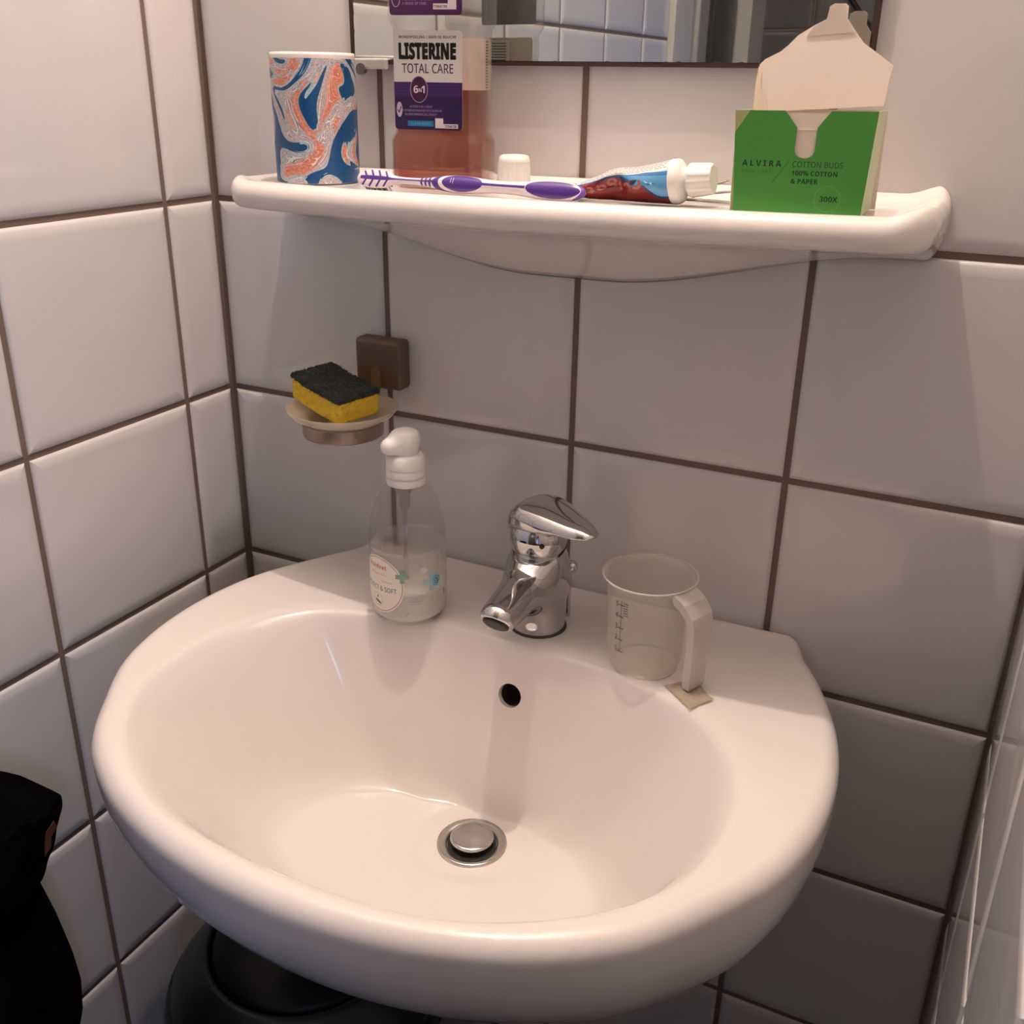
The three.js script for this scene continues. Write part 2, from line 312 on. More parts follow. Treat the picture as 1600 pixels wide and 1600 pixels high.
// ------------------------------------------------------------ washbasin
const YR = 0.852, BC = [0.409, 0.205];
const deckY = z => YR + 0.0055 * (1 - smooth(0.004, 0.022, z));
const DR = V3(0.4125, 0.686, 0.2065);
{
  const halfOut = [[0, 0], [0.16, 0], [0.2285, 0.0], [0.2325, 0.004], [0.244, 0.025], [0.260, 0.053], [0.287, 0.12], [0.299, 0.187], [0.296, 0.253], [0.281, 0.307], [0.254, 0.353], [0.219, 0.40], [0.173, 0.434], [0.12, 0.457], [0.06, 0.471], [0, 0.475]];
  const halfBowl = [[0, 0.1265], [0.067, 0.1275], [0.122, 0.137], [0.185, 0.161], [0.221, 0.207], [0.237, 0.267], [0.229, 0.333], [0.202, 0.378], [0.153, 0.417], [0.093, 0.443], [0, 0.452]];
  const closed = half => {
    const full = [...half.map(p => [p[0], p[1]]), ...half.slice(1, -1).reverse().map(p => [-p[0] * (1 + 0.03 * smooth(0.03, 0.14, p[1])), p[1]])];
    return full;
  };
  const dense = (half, sharp) => {
    const c = closed(half).map(p => V3(p[0], 0, p[1])); const cur = new THREE.CatmullRomCurve3(c, true, 'centripetal');
    return cur.getPoints(700).map(p => [p.x, Math.max(0, p.z)]);
  };
  const po = dense(halfOut), pb = dense(halfBowl);
  const radius = (poly, th) => { // distance from the centre along direction th
    const dx = Math.sin(th), dz = -Math.cos(th); let best = 0;
    for (let i = 0; i + 1 < poly.length; i++) {
      const ax = poly[i][0], az = poly[i][1] - BC[1], bx = poly[i + 1][0], bz = poly[i + 1][1] - BC[1], ex = bx - ax, ez = bz - az, det = dx * -ez + ex * dz; // solve r*d = a + s*e
      if (Math.abs(det) < 1e-12) continue;
      const r = (ax * -ez + ex * az) / det, s = (dx * az - dz * ax) / det;
      if (s >= -1e-6 && s <= 1 + 1e-6 && r > best) best = r;
    }
    return best;
  };
  const NA = 220, corner = Math.atan2(0.2285, 0.205), th = [];
  for (let i = 0; i < NA; i++) th.push(i / NA * Math.PI * 2);
  const near = a => { let k = 0; th.forEach((t, i) => { if (Math.abs(t - a) < Math.abs(th[k] - a)) k = i; }); th[k] = a; };
  near(corner); near(2 * Math.PI - corner);
  const ro = th.map(a => radius(po, a)), rb = th.map(a => radius(pb, a)), rd = 0.036;
  const rings = [];
  const put = f => rings.push(th.map((a, i) => f(i, a, Math.sin(a), -Math.cos(a))));
  const depth = YR - DR.y;
  const back = a => Math.pow(Math.max(0, Math.cos(a)), 1.2), front = a => Math.max(0, -Math.cos(a));
  // bowl and deck in one sweep along each radius
  const M = 46;
  put((i, a, sx, sz) => V3(BC[0] + sx * 0.012, DR.y - 0.001, BC[1] + sz * 0.012));
  for (let m = 0; m <= M; m++) put((i, a, sx, sz) => {
    const rt = ro[i] - 0.015, tt = m / M, tEdge = 0.80;
    const r = tt < tEdge ? lerp(rd, rb[i], tt / tEdge) : lerp(rb[i], rt, (tt - tEdge) / (1 - tEdge));
    const k = 0.13 - 0.097 * smooth(0.2, 0.9, back(a)) - 0.04 * front(a); // lip softness
    const ww = lerp(lerp(0.095, 0.11, front(a)), 0.043, smooth(0.0, 0.85, back(a))); // how far the wall slopes in
    const wall = 1 + k * 0.25 + (r - rb[i]) / ww, floor = 0.02 + lerp(0.20, 0.30, front(a)) * Math.pow(clamp((r - rd) / 0.22, 0, 1.2), 1.25);
    let h = smin(smax(wall, floor, 0.22 - 0.08 * back(a)), 1, k); h = Math.max(0, h - 0.02 - 0.03 * (1 - smooth(rd, rd + 0.02, r)));
    h = lerp(0, h + 0.02 * smooth(0.9, 1, h), smooth(rd - 0.004, rd + 0.006, r));
    const z = BC[1] + sz * r;
    return V3(BC[0] + sx * r, Math.min(DR.y + depth * h, YR) + (deckY(z) - YR), z);
  });
  const zk = (z, k) => z < BC[1] ? z : BC[1] + (z - BC[1]) * k;
  for (let q = 1; q <= 6; q++) put((i, a, sx, sz) => { const an = q / 6 * Math.PI / 2, r = ro[i] - 0.015 + 0.015 * Math.sin(an), z = BC[1] + sz * r; const zz = Math.max(z, 0.0006); return V3(BC[0] + sx * r, deckY(zz) - 0.015 * (1 - Math.cos(an)), zz); });
  const skirt = [[0.0286, 0.998, 1], [0.044, 0.988, 0.995], [0.064, 0.962, 0.98], [0.086, 0.915, 0.95], [0.11, 0.845, 0.90], [0.134, 0.75, 0.825], [0.157, 0.64, 0.72], [0.179, 0.52, 0.60], [0.198, 0.40, 0.47], [0.212, 0.28, 0.33], [0.22, 0.2, 0.22]];
  for (const [dy, kf, ks] of skirt)
    put((i, a, sx, sz) => { const k = lerp(ks, kf, smooth(0.35, 0.9, front(a))), x = sx * ro[i] * k, z = Math.max(0.0006, zk(BC[1] + sz * ro[i], k)); return V3(BC[0] + x, YR - dy, z); });
  let geo = gridGeo(rings, { wrap: true, capStart: true, capEnd: true, flip: true });
  // overflow hole in the back wall of the bowl
  const hole = new THREE.CylinderGeometry(0.0112, 0.0112, 0.052, 40).rotateX(Math.PI / 2 - 0.28); hole.translate(0.4145, 0.803, 0.1390);
  const ev = new Evaluator(); ev.useGroups = false;
  const A = new Brush(geo, ceramic), B = new Brush(hole, ceramic); A.updateMatrixWorld(); B.updateMatrixWorld();
  const cut = ev.evaluate(A, B, SUBTRACTION);
  const t = thing('washbasin', 'white wall-hung ceramic washbasin with a rounded front', 'washbasin', [0, 0, 0]);
  part('basin_body', cut.geometry, ceramic, t);
  part('overflow_hole', lathe([[0, 0], [0.01105, 0], [0.01105, 0.018]], 40).rotateX(Math.PI / 2 - 0.28).translate(0.4145, 0.7962, 0.1154), std(lin(0.03, 0.02, 0.014), { roughness: 0.8 }), t, 'dark overflow hole');
  const dr = part('drain_flange', lathe([[0.022, -0.006], [0.0225, 0.0005], [0.0245, 0.0018], [0.0285, 0.0024], [0.0312, 0.0016], [0.0318, -0.002]], 72).translate(DR.x, DR.y, DR.z), chromeDull, t, 'steel drain ring');
  part('drain_well', new THREE.CylinderGeometry(0.0222, 0.0222, 0.001, 48).translate(DR.x, DR.y - 0.0004, DR.z), std(lin(0.01, 0.01, 0.01), { roughness: 0.6 }), t);
  part('drain_plug', lathe([[0, 0.0088], [0.0125, 0.0084], [0.0148, 0.0076], [0.0155, 0.0084], [0.0182, 0.0078], [0.0196, 0.0064], [0.0196, 0.0048], [0.016, 0.004], [0, 0.004]], 64).translate(DR.x, DR.y + 0.001, DR.z), chromeDull, t, 'round steel pop-up plug');
  // waste pipe under the bowl
  const curve = new THREE.CatmullRomCurve3([V3(0.409, 0.652, 0.2), V3(0.409, 0.56, 0.2), V3(0.409, 0.50, 0.18), V3(0.409, 0.49, 0.14), V3(0.409, 0.53, 0.11), V3(0.409, 0.55, 0.06), V3(0.409, 0.55, 0.0012)]);
  part('waste_pipe', new THREE.TubeGeometry(curve, 60, 0.017, 20), chromeDull, t);
}
const deck = (x, z) => V3(x, deckY(z), z);

// ------------------------------------------------------------ tap
{
  const t = thing('mixer_tap', 'chrome single-lever mixer tap at the back of the washbasin', 'tap', [0.4175, YR, 0.0870]);
  const body = nets((x, y, z) => {
    const tilt = y + z * 0.42; // the cap seam leans towards the spout
    let d = cone([x, y, z], [0, -0.02, 0], [0, 0.068, 0.001], 0.0255, 0.0235);
    const sp = (() => { const q = cone([x * 0.92, y, z], [0, 0.054, 0.006], [-0.001, 0.0455, 0.080], 0.0205, 0.0148); return q; })();
    d = smax(d, tilt - 0.0815, 0.003);
    d = smin(d, sp, 0.027);
    d = smax(d, -y, 0.001);
    const ax = V3(0, -0.64, 0.77).normalize(); // cut of the outlet
    d = smax(d, (x + 0.001) * ax.x + (y - 0.042) * ax.y + (z - 0.0845) * ax.z, 0.0012);
    return d;
  }, [-0.036, -0.004, -0.036], [0.036, 0.1, 0.108], 0.0016);
  part('tap_body', body, chrome, t);
  const head = nets((x, y, z) => {
    let d = Math.hypot(x, y - 0.0915, z - 0.004) - 0.0258;
    const tilt = y + z * 0.42;
    return smax(d, 0.0835 - tilt, 0.001);
  }, [-0.03, 0.05, -0.03], [0.03, 0.122, 0.034], 0.0014);
  part('cartridge_cap', head, chrome, t);
  part('cap_seam', new THREE.TorusGeometry(0.0236, 0.0011, 10, 60).rotateX(Math.PI / 2 + 0.397).translate(0, 0.0815, 0.0015), std(lin(0.03, 0.03, 0.03), { roughness: 0.4 }), t);
  const lever = nets((x, y, z) => {
    // blade sweeps from the top of the cap out to the right and forward
    const dir = [0.905, 0.425], u = x * dir[0] + (z - 0.002) * dir[1], w = -x * dir[1] + (z - 0.002) * dir[0];
    const mid = 0.1105 + 0.002 * Math.sin(u * 30) - 1.5 * Math.max(0, u - 0.01) ** 2 - (u < 0 ? 9 * u * u : 0), half = u < 0 ? 0.0268 : lerp(0.0268, 0.0215, smooth(0, 0.06, u));
    const th = lerp(0.0105, 0.0052, smooth(-0.01, 0.05, u));
    const U = u < 0.0 ? u / 0.0268 : u / 0.071, W = w / half;
    const out = Math.pow(Math.abs(U), 2.6) + Math.pow(Math.abs(W), 2.3) - 1;
    const dPlan = out * 0.012, crown = 0.0085 * (1 - clamp(W * W, 0, 1.4));
    const dy = Math.abs(y - mid - crown + 0.006 * clamp(U * U, 0, 1) * (u < 0 ? 2.2 : 0.2)) - th;
    return smax(dPlan, dy, 0.008);
  }, [-0.04, 0.074, -0.04], [0.082, 0.142, 0.06], 0.0015);
  part('lever', lever, chrome, t);
  part('aerator', lathe([[0, 0], [0.009, 0], [0.0105, 0.001], [0.0108, 0.004], [0, 0.004]], 32).scale(1.12, 1, 1.12).rotateX(-0.878).translate(-0.001, 0.0405, 0.0858), std(lin(0.02, 0.018, 0.016), { metalness: 0.3, roughness: 0.5 }), t, 'dark aerator');
  part('lever_screw', new THREE.SphereGeometry(0.0024, 16, 10).scale(1, 1, 0.5).rotateY(0.5).translate(0.0135, 0.093, 0.0262), std(lin(0.02, 0.015, 0.012)), t);
  part('pop_up_rod', new THREE.CylinderGeometry(0.0022, 0.0022, 0.05, 14).translate(0.0175, 0.024, -0.029), chrome, t);
  part('rod_knob', new THREE.SphereGeometry(0.0062, 24, 16).translate(0.0195, 0.0515, -0.029), chrome, t, 'small chrome ball knob');
  part('base_seal', new THREE.CylinderGeometry(0.0263, 0.0266, 0.0016, 48).translate(0, 0.0006, 0), std(lin(0.06, 0.05, 0.04), { roughness: 0.6 }), t);
}
// ------------------------------------------------------------ soap bottle
{
  const t = thing('soap_bottle', 'clear pump bottle with a little white liquid soap standing left of the tap', 'soap bottle', [0.2985, YR + 0.0002, 0.1195], 0); t.scale.set(1.085, 1.045, 1.085);
  const prof = [[0, 0.0008], [0.027, 0.0002], [0.0305, 0.0015], [0.0324, 0.006], [0.0328, 0.015], [0.0328, 0.07], [0.0322, 0.082], [0.030, 0.096], [0.026, 0.108], [0.0205, 0.1185], [0.0165, 0.1245], [0.0150, 0.1275], [0.0150, 0.133]];
  part('bottle', lathe(prof, 72), clearPlastic, t);
  const lp = [[0, 0.003], [0.027, 0.003], [0.0305, 0.006], [0.0316, 0.012], [0.0316, 0.030], [0.0300, 0.0315], [0, 0.032]];
  part('liquid_soap', lathe(lp, 64), phys(lin(0.78, 0.76, 0.70), { roughness: 0.3, transmission: 0.25, thickness: 0 }), t, 'milky white soap');
  // the film of soap clinging to the wall, and the printed label, as curved sheets just outside
  const sheet = (r, a0, a1, y0, y1) => { const g = new THREE.CylinderGeometry(r, r, y1 - y0, 64, 1, true, a0, a1 - a0); g.translate(0, (y0 + y1) / 2, 0); return g; };
  const R0 = Math.PI / 180;
  const filmTex = canvasTex(512, 256, (g, w, h) => { g.fillStyle = '#000'; g.fillRect(0, 0, w, h); const gr = g.createLinearGradient(0, 0, 0, h); gr.addColorStop(0, 'rgb(70,70,70)'); gr.addColorStop(0.5, 'rgb(105,105,105)'); gr.addColorStop(1, 'rgb(150,150,150)'); g.fillStyle = gr; g.fillRect(0, 0, w, h); });
  filmTex.colorSpace = THREE.NoColorSpace;
  part('soap_film', sheet(0.0320, 0, 6.2832, 0.03, 0.071), phys(lin(0.80, 0.78, 0.73), { roughness: 0.6, alphaMap: filmTex, transparent: true, side: THREE.DoubleSide }), t);
  const LW = 1024, LH = 640, a0 = -62, a1 = 98; // degrees around the bottle, 0 faces +z
  const print = (alpha) => canvasTex(LW, LH, (g, w, h) => {
    g.fillStyle = alpha ? '#000' : '#d8d2c6'; g.fillRect(0, 0, w, h);
    const on = c => alpha ? '#fff' : c, half = c => alpha ? '#777' : c;
    // oval emblem at the left
    g.fillStyle = on('#e9dfd2'); g.beginPath(); g.ellipse(288, 330, 272, 285, 0, 0, 7); g.fill();
    g.strokeStyle = on('#8d7f72'); g.lineWidth = 7; g.beginPath(); g.ellipse(288, 330, 254, 268, 0, 0, 7); g.stroke();
    if (!alpha) {
      text(g, 'kruidvat', 265, 150, 60, '#b8322a', { bold: true, align: 'center' });
      text(g, 'handzeep  savon', 285, 225, 26, '#a79b90', { align: 'center' }); text(g, 'liquid soap', 380, 290, 24, '#9a9a92', { align: 'center' });
      text(g, 'PROTECT & SOFT', 270, 370, 66, '#3c6e66', { align: 'center', sx: 0.86, heavy: 1.5 });
      g.strokeStyle = '#b2a79a'; g.lineWidth = 4; g.beginPath(); g.arc(265, 490, 62, 0, 7); g.stroke();
      g.fillStyle = '#4d5a50'; g.beginPath(); g.ellipse(270, 515, 44, 13, 0.35, 0, 7); g.fill(); g.beginPath(); g.ellipse(268, 465, 8, 16, 0, 0, 7); g.fill();
    }
    g.fillStyle = half('#5fa39a'); g.fillRect(520, 150, 44, 130); g.fillRect(478, 193, 128, 44); if (!alpha) text(g, '99.9', 574, 216, 26, '#2f6a62', { bold: true });
    else { g.fillStyle = '#777'; g.fillRect(556, 200, 60, 30); }
    g.fillStyle = half('#dfe6e4'); g.beginPath(); g.arc(745, 165, 36, 0, 7); g.fill(); g.beginPath(); g.arc(760, 225, 12, 0, 7); g.fill();
    g.fillStyle = half('#8fc0d4'); g.fillRect(800, 190, 56, 190); g.fillRect(735, 258, 190, 56);
    g.fillStyle = on('#1d6f9c'); g.beginPath(); g.ellipse(880, 300, 44, 54, 0, 0, 7); g.fill(); g.strokeStyle = on('#bcd9e4'); g.lineWidth = 6; g.beginPath(); g.ellipse(880, 300, 30, 40, 0, 0, 7); g.stroke(); g.fillStyle = on('#9cc9dc'); g.fillRect(872, 280, 10, 42);
    g.fillStyle = alpha ? '#555' : '#a9c4c6'; for (let k = 0; k < 4; k++) g.fillRect(600, 420 + k * 24, 170 - k * 18, 9); text(g, '+', 770, 400, 44, half('#7f9fa4'), { align: 'center' });
    g.strokeStyle = half('#7f8f86'); g.lineWidth = 5; g.beginPath(); g.moveTo(555, 590); g.lineTo(572, 610); g.lineTo(600, 580); g.stroke();
    g.fillStyle = on('#5a2a16'); g.fillRect(1000, 430, 12, 26); g.fillRect(1000, 465, 12, 20);
  });
  const am = print(true); am.colorSpace = THREE.NoColorSpace;
  part('printed_label', sheet(0.0331, a0 * R0, a1 * R0, 0.010, 0.0705), std(0xffffff, { map: print(false), alphaMap: am, transparent: true, roughness: 0.45, side: THREE.DoubleSide }), t);
  // pump
  part('pump_collar', lathe([[0.0150, 0.124], [0.0163, 0.125], [0.0166, 0.131], [0.0158, 0.1316], [0.0166, 0.1325], [0.0166, 0.1385], [0.0158, 0.139], [0.0164, 0.140], [0.0160, 0.149], [0.0120, 0.152], [0, 0.152]], 48), whitePlastic, t, 'ribbed white collar');
  const hd = nets((x, y, z) => { let d = cone([x, y, z], [0, 0.150, 0], [0, 0.163, 0], 0.0105, 0.0125); d = smin(d, cone([x, y, z], [0, 0.1625, 0], [-0.007, 0.1595, 0.0125], 0.0092, 0.0074), 0.006); d = smax(d, y - 0.1725, 0.003); return smax(d, 0.1505 - y, 0.001); }, [-0.034, 0.146, -0.018], [0.018, 0.18, 0.03], 0.0013);
  part('pump_head', hd, whitePlastic, t);
  part('dip_tube', new THREE.CylinderGeometry(0.0022, 0.0022, 0.115, 12).translate(-0.004, 0.066, -0.002), phys(lin(0.6, 0.55, 0.5), { roughness: 0.3, transmission: 0.4, thickness: 0 }), t);
  part('pump_chamber', lathe([[0, 0.098], [0.0035, 0.098], [0.0052, 0.103], [0.0052, 0.113], [0.0075, 0.116], [0.0075, 0.127], [0, 0.127]], 24).translate(-0.004, 0, -0.002), phys(lin(0.55, 0.5, 0.46), { roughness: 0.3, transmission: 0.35, thickness: 0 }), t);
}
// ------------------------------------------------------------ measuring jug
{
  const t = thing('measuring_jug', 'translucent white plastic measuring jug with a hooked handle right of the tap', 'jug', [0.5275, YR + 0.0002, 0.105], 0);
  const pp = phys(lin(0.90, 0.87, 0.83), { roughness: 0.24, transmission: 0.82, thickness: 0 });
  const outer = [[0, 0.0035], [0.026, 0.0035], [0.0275, 0], [0.0292, 0], [0.030, 0.003], [0.0305, 0.006], [0.0318, 0.010], [0.0328, 0.016], [0.034, 0.045], [0.0352, 0.078], [0.0362, 0.0815], [0.0395, 0.0850], [0.0402, 0.0858], [0.0398, 0.0866], [0.0386, 0.0862]];
  const inner = [[0.0352, 0.0828], [0.0342, 0.078], [0.033, 0.045], [0.0317, 0.017], [0.030, 0.0115], [0.026, 0.0085], [0, 0.0085]];
  part('cup', lathe([...outer, [0.0372, 0.0850]], 80), pp, t);
  // channel-shaped handle: a strap that leaves the rim, turns down and ends free
  const path = [[0.0385, 0.0850], [0.047, 0.0815], [0.0545, 0.0755], [0.0590, 0.068], [0.0600, 0.058], [0.0600, 0.03], [0.0590, 0.006], [0.0588, 0.0042]];
  const cv = new THREE.CatmullRomCurve3(path.map(p => V3(p[0], p[1], 0)), false, 'centripetal'), ringsH = [];
  const flange = 0.0075, tk = 0.0014;
  for (let i = 0; i <= 60; i++) {
    const q = i / 60, p = cv.getPoint(q), d = cv.getTangent(q), nx = -d.y, ny = d.x; // n points inward-up side; outward is -n
    const ox = -nx * -1, oy = -ny * -1, hw = lerp(0.0135, 0.0095, smooth(0, 1, q)), f = flange * smooth(0, 0.12, q + 0.06);
    const at = (w, dep) => V3(p.x - ox * -dep, p.y - oy * -dep, w);
    ringsH.push([at(-hw, 0), at(-hw, -f), at(-hw + tk, -f), at(-hw + tk, -tk), at(hw - tk, -tk), at(hw - tk, -f), at(hw, -f), at(hw, 0)]);
  }
  const hg = creased(gridGeo(ringsH, { wrap: true, capStart: true, capEnd: true }), 0.7);
  part('rim', new THREE.TorusGeometry(0.0397, 0.0008, 10, 72).rotateX(Math.PI / 2).translate(0, 0.0858, 0), phys(lin(0.80, 0.77, 0.72), { roughness: 0.3, transmission: 0.4, thickness: 0 }), t);
  const hp = phys(lin(0.86, 0.82, 0.78), { roughness: 0.25, transmission: 0.66, thickness: 0 });
  const h = part('handle', hg, hp, t); h.rotation.y = -0.42;
  const endg = new THREE.BoxGeometry(0.0068, 0.0014, 0.0185).translate(0.0553, 0.0042, 0); const he = part('handle_end', endg, hp, h);
  const mk = a => canvasTex(256, 512, (g, w, hh) => {
    g.fillStyle = a ? '#000' : '#3a322c'; g.fillRect(0, 0, w, hh); if (!a) return; g.fillStyle = '#ddd';
    g.fillRect(118, 30, 8, 440); for (let k = 0; k < 5; k++) g.fillRect(85, 60 + k * 100, 70, 9); for (let k = 0; k < 6; k++) g.fillRect(150, 40 + k * 20, 60, 6);
    ['5', '4', '3', '2', '1'].forEach((s, k) => text(g, s, 40, 66 + k * 96, 60, '#ddd', { bold: true })); g.fillRect(60, 462, 110, 9);
  });
  const sc = new THREE.CylinderGeometry(0.0353, 0.0341, 0.056, 24, 1, true, -0.62, 0.55); sc.translate(0, 0.0475, 0);
  const sa = mk(true); sa.colorSpace = THREE.NoColorSpace;
  part('measuring_scale', sc, std(0xffffff, { map: mk(false), alphaMap: sa, transparent: true, side: THREE.DoubleSide, roughness: 0.5 }), t, 'dark printed measuring scale');
}
// ------------------------------------------------------------ sachet
{
  const c = [[0.5555, 0.1328], [0.5848, 0.1556], [0.5987, 0.1359], [0.575, 0.1114]], rows2 = [], n = 22;
  const at = (u, v, s) => { const x = lerp(lerp(c[0][0], c[1][0], u), lerp(c[3][0], c[2][0], u), v), z = lerp(lerp(c[0][1], c[1][1], u), lerp(c[3][1], c[2][1], u), v); const e = Math.min(u, 1 - u, v, 1 - v); const puff = 0.0018 * smooth(0.06, 0.2, e) + 0.0010 * smooth(0.05, 0.15, e) * noise3(u * 3, v * 3, 5); const curl = 0.002 * smooth(0.8, 1, u) * v; return V3(x, YR + 0.0006 + curl + (s > 0 ? puff + 0.0003 : 0), z); };
  for (const s of [1, -1]) for (let i = 0; i <= n; i++) { const r = []; for (let j = 0; j <= n; j++) r.push(at(s > 0 ? i / n : 1 - i / n, j / n, s)); rows2.push(r); }
  const m = part('sachet', gridGeo(rows2, { wrap: false, flip: true }), phys(lin(0.78, 0.70, 0.58), { roughness: 0.25, transmission: 0.66, thickness: 0 }), scene);
  m.name = numbered('sachet'); m.userData = { label: 'small clear plastic sachet lying on the basin under the jug handle', category: 'sachet' };
}
// ------------------------------------------------------------ soap dish holder, dish and sponge
{
  const bronze = std(lin(0.17, 0.115, 0.075), { metalness: 0.55, roughness: 0.42 });
  const nickel = std(lin(0.36, 0.28, 0.22), { metalness: 0.85, roughness: 0.34 });
  const t = thing('soap_dish_holder', 'square bronze wall bracket with a metal ring left of the washbasin bottle', 'soap dish holder', [0.1955, 1.0065, 0]);
  part('wall_bracket', new RoundedBoxGeometry(0.0525, 0.0495, 0.021, 5, 0.0045).translate(0.0105, 0.0495, 0.0108), bronze, t, 'rounded square bronze bracket');
  const arch = []; const sh = new THREE.Shape(); sh.moveTo(-0.0048, 0); sh.lineTo(-0.0048, 0.016); sh.absarc(0, 0.016, 0.0048, Math.PI, 0, true); sh.lineTo(0.0048, 0);
  part('bracket_tongue', new THREE.ExtrudeGeometry(sh, { depth: 0.002, bevelEnabled: true, bevelSize: 0.0006, bevelThickness: 0.0006, bevelSegments: 2, curveSegments: 12 }).translate(0.009, 0.0262, 0.0204), std(lin(0.24, 0.165, 0.10), { metalness: 0.55, roughness: 0.38 }), t);
  const arm = new THREE.CatmullRomCurve3([V3(0.008, 0.030, 0.018), V3(0.004, 0.010, 0.022), V3(0, -0.002, 0.034)]);
  part('arm', new THREE.TubeGeometry(arm, 16, 0.004, 10), bronze, t);
  part('ring', lathe([[0.0335, -0.0075], [0.0348, -0.0078], [0.0352, -0.0065], [0.0352, 0.0045], [0.0346, 0.0055], [0.0335, 0.005], [0.0332, -0.006], [0.0335, -0.0075]], 72).scale(1.11, 1, 1.11).translate(0, -0.0015, 0.068), nickel, t, 'brushed metal ring');
  const frost = phys(lin(0.93, 0.86, 0.74), { roughness: 0.5, transmission: 0.62, thickness: 0 });
  const d = thing('glass_soap_dish', 'frosted glass soap dish sitting in the metal ring', 'soap dish', [0.1955, 1.0065, 0.068]); d.scale.set(1.11, 1, 1.11);
  part('dish', lathe([[0, -0.0150], [0.022, -0.0148], [0.0275, -0.0125], [0.0315, -0.006], [0.0325, 0.0045], [0.037, 0.0066], [0.044, 0.0105], [0.0478, 0.0155], [0.0484, 0.0172], [0.0474, 0.0176], [0.043, 0.0135], [0.036, 0.0095], [0.030, 0.006], [0.026, -0.006], [0.0, -0.0085]], 80), frost, d);
  // sponge
  const s = thing('sponge', 'yellow sponge with a dark green scouring pad lying in the glass dish', 'sponge', [0.1904, 1.0397, 0.0714]);
  s.rotation.set(0.1746, 1.222, 0.0652, 'YXZ');
  const rough = (w, h, l, sx, sy, sz, amp, f) => {
    const g = BGU.mergeVertices((() => { const b = new RoundedBoxGeometry(w, h, l, 3, 0.0028); b.deleteAttribute('uv'); b.deleteAttribute('normal'); return b; })()); return g; };
  const blob = (w, h, l, yc, r, amp, freq, cell, sag) => nets((x, y, z) => {
    const yy = y - yc - sag(x, z);
    const qx = Math.abs(x) - w / 2 + r, qy = Math.abs(yy) - h / 2 + r, qz = Math.abs(z) - l / 2 + r;
    const d = Math.hypot(Math.max(qx, 0), Math.max(qy, 0), Math.max(qz, 0)) + Math.min(Math.max(qx, qy, qz), 0) - r;
    return d + amp * noise3(x * freq, y * freq, z * freq) + amp * 0.6 * noise3(x * freq * 2.3, y * freq * 2.3, z * freq * 2.3 + 7);
  }, [-w / 2 - 0.004, yc - h / 2 - 0.006, -l / 2 - 0.004], [w / 2 + 0.004, yc + h / 2 + 0.006, l / 2 + 0.004], cell);
  const sag = (x, z) => -0.0025 * Math.cos(z * 30) + 0.001 + 0.002 * (z / 0.04);
  const foam = std(lin(0.84, 0.57, 0.045), { roughness: 0.95 });
  part('foam', blob(0.047, 0.0218, 0.079, -0.0049, 0.003, 0.00035, 520, 0.0013, sag), foam, s, 'yellow foam');
  const padMat = std(lin(0.030, 0.038, 0.032), { roughness: 0.95 });
  const pad = part('scouring_pad', blob(0.0485, 0.0062, 0.0805, 0.0085, 0.0022, 0.0009, 260, 0.00115, sag), padMat, s, 'dark green scouring pad');
  const fib = []; // loose fibres on the pad
  for (let k = 0; k < 150; k++) {
    const x = rr(-0.022, 0.022), z = rr(-0.038, 0.038), a = rr(0, 6.28), L = rr(0.004, 0.010), y = 0.0118 + sag(x, z);
    fib.push(new THREE.TubeGeometry(new THREE.QuadraticBezierCurve3(V3(x, y, z), V3(x + Math.cos(a) * L * 0.5 + rr(-0.002, 0.002), y + rr(0.0005, 0.0016), z + Math.sin(a) * L * 0.5), V3(x + Math.cos(a) * L, y - 0.0002, z + Math.sin(a) * L)), 5, 0.00025, 4));
  }
  const f = part('pad_fibres', BGU.mergeGeometries(fib), std(lin(0.085, 0.10, 0.085), { roughness: 0.9 }), pad); f.userData.kind = 'stuff';
}
